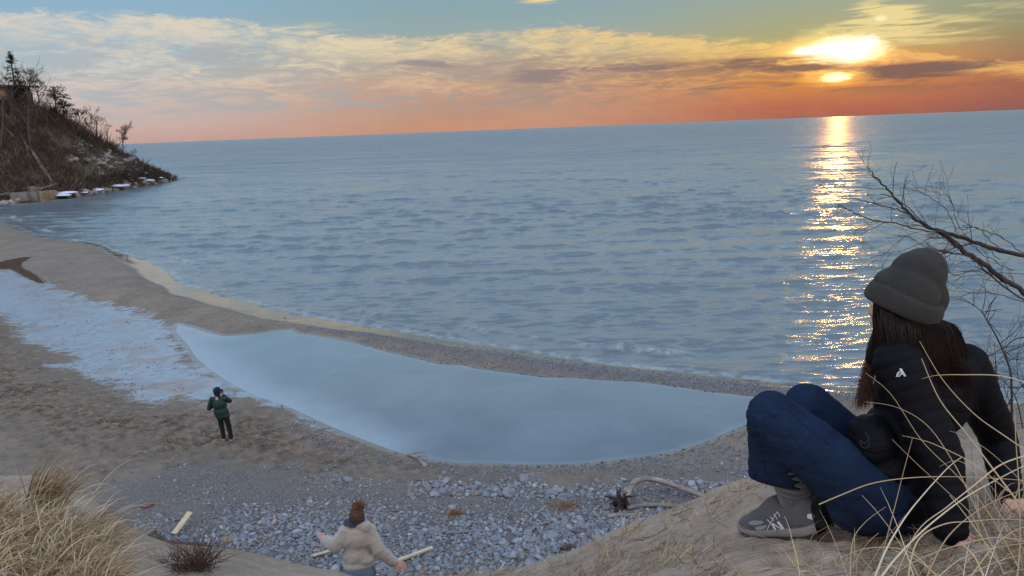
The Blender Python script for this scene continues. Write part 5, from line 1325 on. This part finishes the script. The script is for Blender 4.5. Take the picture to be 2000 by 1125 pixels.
for k in range(260):
    c = W(700+rnd.gauss(0,5), 990+rnd.gauss(0,5), rnd.gauss(0,.05)); d = Vector((rnd.gauss(0,1), rnd.gauss(-.2,1), rnd.gauss(.7,.7))).normalized()*rnd.uniform(.03,.065)
    tb.tube([c, c+d*.6, c+d+Vector((0,0,-.01))], .0035, .0012, 3, rnd.uniform(.7,1))
hs = tb.build('hair_strand', tint_mat('auburn_strand', [(0,(.06,.03,.02)),(1,(.17,.08,.045))], .5), wk); hs['kind'] = 'stuff'
for a_ in (aL, aR):
    e = [('c', a_+Vector((0,-.05,-.045)), .042, a_+Vector((.02,.16,-.055)), .038)]
    blob('boot', e, .008, M_OUT, wk, 2)
# ================================================================== the person standing by the frozen flat
SP = hit(443, 862); st = empty('person', SP); sc_ = depth_of(SP)/FPX; print('man px size', sc_)
tag(st, 'person in dark green jacket and navy beanie standing on the sand near the pond', 'person')
def S(px, h, y=0.): # sideways by photo column, height by metres above the feet
    return Vector((SP.x+(px-443)*sc_, SP.y+y, SP.z+h))
hm_, hqm, _ = head_prims(S(436,1.60), (.12,1,-.05), (0,0,1), 1.0)
s1, s2 = S(424,1.40), S(449,1.40); e1, e2 = S(416,1.10,.02), S(454,1.28,.14); w1, w2 = S(421,1.12,.24), S(440,1.48,.18)
h1, h2 = S(435,.88), S(446,.88); k1, k2 = S(436,.48,.02), S(450,.48,.02); a1_, a2_ = S(438,.09), S(452,.07)
bm_ = hm_+[('c', S(436,1.42), .055, S(438,1.2), .11), ('c', S(438,1.2), .12, S(440,.95), .12), ('c',s1,.055,e1,.04),('c',e1,.04,w1,.028),('c',s2,.055,e2,.04),('c',e2,.04,w2,.028),
  ('c',h1,.085,k1,.055),('c',k1,.055,a1_,.038),('c',h2,.085,k2,.055),('c',k2,.055,a2_,.038),('c',a1_,.036,a1_+Vector((0,.14,-.04)),.032),('c',a2_,.036,a2_+Vector((.03,.14,-.04)),.032)]
bm_ += hand_prims(w1, Vector((.4,.5,.3)), Vector((-.3,.4,.8)), 1, (.4,.5,.4))+hand_prims(w2, Vector((-.2,.2,1)), Vector((1,.2,0)), 1, (.5,.6,.5))
blob('body', bm_, .0075, M_SKIN, st, 2); eyes(hqm, st)
M_GREEN = simple('dark_green_shell', (.006,.034,.030), (.004,.020,.018), .6, 6., bump=.6, bd=.02, bscale=9)
sg2 = [(S(438,1.42), S(440,.8), .2), (s1,e1,.06), (s2,e2,.06)]
blob('jacket', [('c', s1,.075,s2,.075), ('e', S(437.5,1.22), (.225,.15,.24), None), ('e', S(439,.98), (.235,.155,.22), None), ('e', S(441,.85), (.235,.15,.12), None), ('c',s1,.08,e1,.072),('c',e1,.072,w1,.055),('c',s2,.08,e2,.075),('c',e2,.07,w2.lerp(e2,.2),.055),('c',S(436,1.50,-.01),.078,S(437,1.42),.085)], .010, M_GREEN, st, 4,
     cuts=[(S(440,.76), (0,0,-1))], disp=lambda co: seg_param(co, sg2, .07, .010)+.006*n3(co, 8.))
blob('trousers', [('c',h1,.10,k1,.075),('c',k1,.075,a1_+Vector((0,0,.03)),.062),('c',h2,.10,k2,.078),('c',k2,.078,a2_+Vector((0,0,.03)),.062),('e',S(440.5,.88),(.17,.12,.12),None)], .010, simple('black_trousers', (.010,.010,.014), (.006,.006,.008), .8, 8.), st, 3)
blob('beanie', [('e', S(436,1.665,-.01), (.122,.125,.125), None), ('c', S(436,1.60,-.03), .105, S(436,1.62,-.02), .11)], .008, wool_mat('navy_wool', (.010,.020,.052), (.006,.011,.03), 40, sheen=.05), st, 4, cuts=[(S(436,1.55), (0,0,-1))])
M_BOOT = simple('tan_boot', (.30,.24,.16), (.18,.14,.10), .8, 14.)
for a_, dx in ((a1_, -.0), (a2_, .06)):
    blob('boot', [('c', a_+Vector((0,-.03,-.03)), .05, a_+Vector((dx,.15,-.04)), .042)], .009, M_BOOT, st, 2)
ph = boxm('phone', S(439,1.56,.24), (.075,.012,.15), M_OUT, None, bevel=.004); tag(ph, 'dark phone held up to the face by the person in green', 'phone')
# ------------------------------------------------------------------ dune grass and bare twigs close by
def tuft(name, px, py, n, L, spread, lean, label, cat, seed, tr=(.3,1.), w=.0045, group=None, rootr=.12, droop=.5, kind=None, prn=None):
    c = hit(px, py, dune_z) if not isinstance(px, Vector) else px
    rnd = random.Random(seed); tb = TB(); t = None
    for k in range(n):
        r_ = rootr*math.sqrt(rnd.random()); a = rnd.uniform(0,6.28); x, y = c.x+r_*math.cos(a)*1.0, c.y+r_*math.sin(a)
        b0 = Vector((x, y, float(dune_z(x, y, False))-.02)); l = L*rnd.uniform(.45,1.15)
        d = Vector((rnd.gauss(lean[0],spread), rnd.gauss(lean[1],spread), 1.)).normalized(); hd_ = Vector((d.x, d.y, 0)); 
        dr = droop*rnd.uniform(.3,1.5)
        p1 = b0+d*l*.5; p2 = p1+(d+hd_*dr*.8+Vector((0,0,-dr*.6))).normalized()*l*.3; p3 = p2+(d*.4+hd_*dr*1.5+Vector((0,0,-dr*1.5))).normalized()*l*.28
        pts = bez(b0, p1, p2, 8, p3); side = d.cross((CAM-b0).normalized()+Vector((rnd.gauss(0,.6),rnd.gauss(0,.6),rnd.gauss(0,.4)))).normalized()
        tb.ribbon(pts, w*rnd.uniform(.5,1.3), side, rnd.uniform(*tr))
    o = tb.build(name, M_GRASS); return tag(o, label, cat, group, kind)
# left mass of marram grass: one carpet of blades
rg = random.Random(77); tb = TB()
for k in range(6500):
    px = rg.uniform(-160, 200)*1.0; 
    lo = np.interp(px, [-160,0,80,160,230,300], [990,1000,1030,1068,1108,1150])
    py = lo+abs(rg.gauss(0,1))*70
    if py > 1330: continue
    v = ray(px, py); 
    # walk down to the dune sheet
    c = None
    lip_a = math.atan2(v.x, v.y); tdn = -v.z/math.hypot(v.x, v.y)
    lo_, hi_ = .8, 6.5
    for _ in range(16):
        m_ = .5*(lo_+hi_); x, y = m_*math.sin(lip_a), m_*math.cos(lip_a)
        if H-m_*tdn < float(H-(.92+(np.interp(lip_a,_la,_ld)-.92)*min(1,(m_/np.interp(lip_a,_la,_lr)))**1.15)): hi_ = m_
        else: lo_ = m_
    x, y = hi_*math.sin(lip_a), hi_*math.cos(lip_a); b0 = Vector((x, y, float(dune_z(x, y, False))-.02))
    l = rg.uniform(.09,.29); d = Vector((rg.gauss(.32,.45), rg.gauss(-.05,.4), rg.uniform(.45,1.2))).normalized(); hd_ = Vector((d.x,d.y,0)); dr = rg.uniform(.2,1.1)
    p1 = b0+d*l*.5; p2 = p1+(d+hd_*dr*.5+Vector((0,0,-dr*.6))).normalized()*l*.3; p3 = p2+(d*.4+hd_*dr+Vector((0,0,-dr*1.4))).normalized()*l*.28
    side = d.cross((CAM-b0).normalized()+Vector((rg.gauss(0,.6),rg.gauss(0,.6),rg.gauss(0,.4)))).normalized()
    tb.ribbon(bez(b0,p1,p2,7,p3), rg.uniform(.0028,.0062), side, min(1,max(0,rg.gauss(.34,.22))))
tag(tb.build('dune_grass', M_GRASS), 'tangled dry marram grass covering the left dune crest', 'grass', kind='stuff')
tuft('grass_clump', 76, 1004, 240, .36, .17, (.42,.0), 'tall brown upright grass clump leaning right above the left grass mass', 'grass clump', 1, (.05,.5), .006, rootr=.07, droop=.35)
tuft('grass_clump', 86, 1010, 26, .42, .16, (.4,.0), 'few long pale blades arching over the left sand lip', 'grass clump', 2, (.75,1), .005, rootr=.10, droop=1.1)
tuft('grass_clump', 178, 1062, 110, .24, .3, (.65,.05), 'short rusty grass clump at the right end of the left grass', 'grass clump', 3, (.0,.4), .005, rootr=.08, droop=.5)
tuft('grass_clump', 140, 1040, 40, .42, .25, (.6,.1), 'loose pale blades drooping over the sand right of the tall clump', 'grass clump', 6, (.5,1), .0035, rootr=.14, droop=1.0)
tb = TB(); rnd = random.Random(9); c = hit(376, 1112, dune_z)
for k in range(150):
    d = Vector((rnd.gauss(.05,.55), rnd.gauss(0,.5), rnd.uniform(.4,1))).normalized()
    grow(tb, c+Vector((rnd.gauss(0,.04), rnd.gauss(0,.04), -.02)), d, rnd.uniform(.09,.18), .0022, 1, rnd, .3, (1,3), .0, 3, .6, 4, .0008)
tag(tb.build('small_bush', tint_mat('reddish_twig', [(0,(.12,.065,.05)),(1,(.2,.12,.09))])), 'small round reddish twiggy bush on the left sand lip', 'bush')
# pale old driftwood chunk under the left grass
for i, (x, y) in enumerate([(118,996),(150,1004),(176,1018)]):
    p = hit(x, y, dune_z); o = bpy.data.objects.new('stone', protos[i]); COL.objects.link(o); o.location = p; o.scale = (.045,.03,.03)
    tag(o, ['black stone nearest the tall brown grass clump','middle dark stone on the left sand lip','dark stone at the right end of the lip trio'][i], 'stone', 'dark stones on the left sand lip')
# litter of dry roots and stems over the right dune
tb = TB(); rl = random.Random(31); cnt = 0
while cnt < 1500:
    px, py = rl.uniform(760, 2080), rl.uniform(900, 1190)
    edge_y = np.interp(px, [760,1040,1200,1330,1470,1600,1880,2080], [1112,1118,1046,996,936,925,862,838])
    if py < edge_y-2: continue
    dens_ = .10+.95*math.exp(-((py-edge_y)/45.)**2)*(1 if px < 1500 else .35)+(.55 if 1640 < px and py > 1035 else 0)+(.55 if 1080 < px < 1420 and py > 1060 else 0)
    if rl.random() > dens_: continue
    cnt += 1; p = hit(px, py, dune_z, .9, 9.); th = rl.gauss(.5,.95); l = rl.uniform(.03,.15)
    d = Vector((math.cos(th), math.sin(th), rl.gauss(.05,.18)))*l; mid = p+d*.5+Vector((rl.gauss(0,.012), rl.gauss(0,.012), .012))
    q = p+d; q.z = max(q.z, float(dune_z(q.x, q.y, False))+.003)
    tb.tube([p+Vector((0,0,.003)), mid, q], rl.uniform(.0009,.0028), .0006, 3, min(1,max(0,rl.gauss(.22,.25))))
tag(tb.build('dry_litter', M_GRASS), 'scattered broken stems and roots littering the right dune', 'litter', kind='stuff')
for i, (px, py, n, L, lab) in enumerate([(1180,1100,40,.14,'small straw tuft low on the right dune'),(1340,1085,30,.13,'reddish straw tuft near the bottom of the right dune'),(1290,1110,34,.16,'straw tuft at the bottom edge below the kneeling slope'),(1440,955,46,.08,'short brown fringe of roots hanging at the dune edge by the knees'),(840,1122,90,.10,'low tan tuft at the bottom edge beyond the walker'),(905,1120,50,.09,'thin tan tuft next to the low one at the bottom edge'),(960,1124,40,.09,'small grey tuft at the bottom edge right of the tan ones'),(1235,1040,30,.12,'thin stems sticking out of the right dune edge'),(1390,975,30,.10,'dry stems fringing the dune edge left of the knees'),(1575,1098,26,.12,'sparse stems in the sand below the shoe'),(1940,1010,40,.2,'tuft beside the far hand of the seated person')]):
    if i == 2: lab = 'straw tuft at the bottom edge between two others'
    tuft('grass_tuft', px, py, n, L, .5, (.3,.05), lab, 'grass tuft', 40+i, (.1,.75), .003, 'dry tufts on the right dune', rootr=.05, droop=.5)
# long stems crossing in front of the seated person: (photo columns/rows, depth near root -> tip, width)
CG = [([(1780,1180),(1840,1120),(1880,1090),(1930,1072),(2010,1060)],1.75,1.9,.0032,.7),
([(1700,1165),(1724,1080),(1745,1000),(1765,920),(1782,856)],1.8,2.1,.0032,.3),
([(1700,1150),(1730,1075),(1765,1015),(1800,970),(1850,915),(1878,893)],1.75,2.0,.0045,.95),
([(1712,1140),(1750,1090),(1810,1030),(1885,972),(1960,930),(2010,905)],1.7,2.0,.0048,.95),
([(1770,1150),(1790,1060),(1840,1025),(1900,1018),(1960,1014),(2030,1018)],1.7,1.9,.0038,.6),
([(1600,985),(1640,968),(1700,945),(1770,934),(1850,931),(1940,934),(2020,940)],2.1,1.9,.0034,.62),
([(2010,1010),(1950,930),(1890,850),(1835,780),(1800,700)],1.8,2.1,.0045,.55),
([(2020,890),(1960,850),(1900,806),(1840,740),(1796,666)],1.8,2.15,.0032,.6),
([(2040,760),(1960,735),(1880,732),(1830,733),(1800,740)],1.85,2.05,.0030,.75),
([(1990,1110),(1930,1000),(1870,930),(1800,860),(1740,770),(1690,728)],1.85,2.1,.0028,.45),
([(1960,1120),(1900,980),(1860,900),(1810,830),(1750,795),(1690,785)],1.85,2.1,.0026,.55),
([(1970,960),(1900,905),(1830,870),(1795,858),(1762,851)],1.9,2.0,.0024,.7),
([(1935,1095),(1900,1010),(1850,960),(1790,905),(1742,858)],1.9,2.05,.0024,.5),
([(1985,1140),(1992,1060),(1990,950),(1984,860),(1982,800)],1.75,1.9,.0040,.4),
([(2010,1090),(1950,1000),(1905,925),(1870,900),(1835,911)],1.9,2.0,.0022,.6),
([(1912,1120),(1908,1000),(1900,910),(1893,820)],2.6,2.9,.0032,.35),
([(2040,880),(1960,905),(1900,950),(1850,990),(1790,1040),(1740,1150)],1.9,1.75,.0036,.8),
([(1880,1150),(1930,1080),(1975,1040),(2030,1020)],1.7,1.8,.004,.5),
([(2040,1070),(1960,1050),(1890,1060),(1800,1090),(1700,1150)],1.8,1.7,.003,.55),
([(1800,1150),(1850,1050),(1930,985),(2030,945)],1.75,1.9,.0035,.45),
([(1640,1150),(1600,1125),(1560,1112),(1500,1110),(1440,1120)],1.9,2.1,.0022,.6),
([(1565,1160),(1560,1110),(1551,1070),(1541,1030),(1532,1008)],2.0,2.2,.0030,.8),
([(1590,1150),(1550,1100),(1525,1070),(1497,1060)],2.0,2.2,.0018,.8),
([(1700,1150),(1640,1105),(1560,1075),(1470,1040),(1400,1000)],1.9,2.4,.0016,.5),
([(1480,1180),(1450,1130),(1420,1090),(1380,1050)],1.9,2.2,.0016,.7),
([(1930,1150),(1905,1090),(1878,1062),(1875,1058)],1.8,1.9,.004,.8),
([(1660,1150),(1665,1060),(1690,1020),(1730,990)],1.8,2.0,.0024,.55),
([(1850,1150),(1780,1080),(1700,1070),(1640,1090)],1.75,1.9,.003,.7),
([(2030,980),(1985,930),(1930,880),(1880,850),(1855,842)],2.0,2.1,.0022,.5)]
words = ['pale','tan','grey','straw coloured','brown']
tbc = TB(); tbf = TB()
rc = random.Random(2)
for i, (pp, d0_, d1_, w_, tn_) in enumerate(CG):
    n = len(pp); pts = [P(x, y, d0_+(d1_-d0_)*k/(n-1)) for k, (x, y) in enumerate(pp)]
    (tbf if i in (15,20,21,22,23,24) else tbc).tube(catm(pts, 6), w_*.56, w_*.2, 5, tn_*.8)
rt = hit(1900, 1180, dune_z, .6)
for k in range(36):
    px, py = rc.uniform(1620, 2100), rc.uniform(1085, 1230); p = hit(px, py, dune_z, .6, 8.); l = rc.uniform(.08,.34)
    d = Vector((rc.gauss(.1,.6), rc.gauss(.1,.4), rc.uniform(.3,1))).normalized(); q = p+d*l
    tbc.tube(bez(p, p+d*l*.6, q+Vector((d.x*.06,d.y*.06,-.04)), 6), rc.uniform(.0008,.002), .0005, 4, rc.uniform(.2,.9))
tag(tbf.build('grass_stems', M_GRASS), 'few thin separate dry stems standing in the sand near the shoe', 'grass', kind='stuff')
tag(tbc.build('grass_clump', M_GRASS), 'long arching dry grass stems crossing in front of the seated person', 'grass clump')
# bare shrub on the right whose branches reach over the water
bs_ = empty('bare_shrub', hit(2240, 900, dune_z)); tag(bs_, 'bare leafless shrub at the right reaching dark branches over the lake', 'shrub')
rb3 = random.Random(14)
def BP(x, y, d=3.1): return P(x, y, d)
mains = [([(2260,900),(2160,660),(2060,520),(1990,498),(1930,482),(1880,465),(1850,455),(1815,445),(1785,425),(1760,400),(1735,372),(1722,358),(1700,335)], .030,.0022,3.2,2.9),
([(2150,700),(2060,640),(2000,572),(1960,545),(1920,515),(1880,490),(1850,462),(1830,450)], .026,.009,3.15,3.0),
([(1850,455),(1800,450),(1750,436),(1712,432),(1680,420),(1655,408),(1640,400)], .0075,.0014,3.0,2.85),
([(1790,428),(1760,412),(1725,402),(1690,392),(1655,388),(1630,378),(1600,360)], .0065,.001,2.95,2.8),
([(1880,480),(1840,455),(1800,432),(1775,405),(1745,385),(1722,380)], .006,.0012,2.95,2.8),
([(2000,585),(1960,560),(1915,520),(1890,500),(1860,495),(1830,488)], .008,.003,3.1,2.95),
([(2020,600),(1975,570),(1950,540),(1900,530),(1860,535),(1846,510)], .005,.001,3.1,3.0),
([(2000,590),(1950,575),(1900,572),(1870,584),(1850,584)], .0048,.001,3.1,3.0),
([(1975,492),(1945,478),(1908,445),(1875,445),(1860,400),(1845,380),(1805,372)], .0045,.001,3.1,2.95),
([(1900,470),(1870,458),(1855,420),(1838,400),(1800,375),(1775,373)], .004,.001,3.1,2.95),
([(2010,500),(1985,485),(1955,462),(1910,445),(1880,440)], .0045,.0015,3.1,3.0),
([(1980,530),(1960,520),(1925,500),(1895,480),(1862,470),(1815,462)], .004,.001,3.1,3.0),
([(2030,540),(1985,533),(1930,535),(1880,540),(1850,532)], .004,.001,3.1,3.0),
([(1950,505),(1920,480),(1880,478),(1845,490),(1800,480),(1775,462),(1755,462)], .004,.001,3.05,2.9),
([(1925,478),(1885,480),(1850,500),(1815,520),(1780,560)], .0035,.0008,3.05,2.9),
([(1830,460),(1795,475),(1765,490),(1735,492),(1700,505)], .003,.0008,2.95,2.85),
([(1800,450),(1770,462),(1750,475),(1725,500),(1705,512)], .003,.0008,2.95,2.85),
([(1712,433),(1695,440),(1690,452),(1685,460)], .002,.0008,2.85,2.8)]
for pp, r0_, r1_, da, db in mains:
    r0_ *= .38; tb = TB(); n = len(pp); pts = [BP(x, y, da+(db-da)*k/(n-1)) for k, (x, y) in enumerate(pp)]; cp = catm(pts, 5)
    cp = [p+Vector((rb3.gauss(0,.0022), rb3.gauss(0,.004), rb3.gauss(0,.0022))) for p in cp]
    tb.tube(cp, r0_, r1_, 6)
    m_ = len(cp)
    for k in range(int(n*1.2)):
        i = rb3.randint(int(m_*.25), m_-1); t_ = (cp[i]-cp[max(0,i-2)]).normalized(); rr_ = (r0_+(r1_-r0_)*i/m_)
        if to_px(cp[i])[0] > 2080: continue
        d = (t_+Vector((rb3.gauss(0,.5), rb3.gauss(0,.4), rb3.gauss(0,.5)))).normalized()
        grow(tb, cp[i], d, rb3.uniform(.05,.15), min(.0018, rr_*.6), 1, rb3, .22, (1,2), .0, 3, .6, 5, .0006)
    tb.build('branch', M_TWIG, bs_)
# thin upright twiggy shrub behind the far arm
b2 = empty('twiggy_shrub', hit(2010, 800, dune_z)); tag(b2, 'thin twiggy bush with upright stems behind the far arm', 'shrub')
def tw(pp, r0_, d=3.7, nb=6, L=.14):
    tb = TB(); cp = catm([P(x, y, d) for x, y in pp], 5); tb.tube(cp, r0_, r0_*.3, 5)
    for k in range(nb):
        i = rb3.randint(2, len(cp)-1); dd = Vector((rb3.gauss(0,.8), rb3.gauss(0,.4), rb3.uniform(-.1,1))).normalized()
        grow(tb, cp[i], dd, L*rb3.uniform(.5,1.2), r0_*.45, 1, rb3, .25, (1,2), .05, 3, .6, 4, .0007)
    tb.build('stem', M_TWIG, b2)
tw([(1976,840),(1975,740),(1965,700),(1945,655),(1930,630),(1918,610),(1902,596)], .0055, nb=14)
tw([(1946,735),(1944,700),(1942,670)], .003, nb=4)
tw([(2030,655),(1985,662),(1960,680),(1930,695),(1908,702)], .0035, nb=7)
tw([(2030,690),(1990,702),(1962,700)], .003, nb=4)
tw([(2000,850),(1985,780),(1960,745),(1925,735),(1900,740)], .003, nb=10, L=.2)
tw([(1960,860),(1965,800),(1990,760),(2020,730)], .003, nb=12, L=.2)
tw([(1990,860),(1950,790),(1930,760),(1915,720)], .0028, nb=12, L=.2)
tw([(2020,850),(2010,780),(1990,740),(1985,700)], .003, nb=12, L=.2)
# reeds and thin stems showing against the lake behind the knees
# labels for the larger stones: those nothing tells apart within one patch share theirs
for o in stones:
    px, py = to_px(o.location)
    big_ = max(o.scale) > .085
    o['label'] = ('large' if big_ else 'fist sized')+' rounded grey stone, '+where_words(px, py)
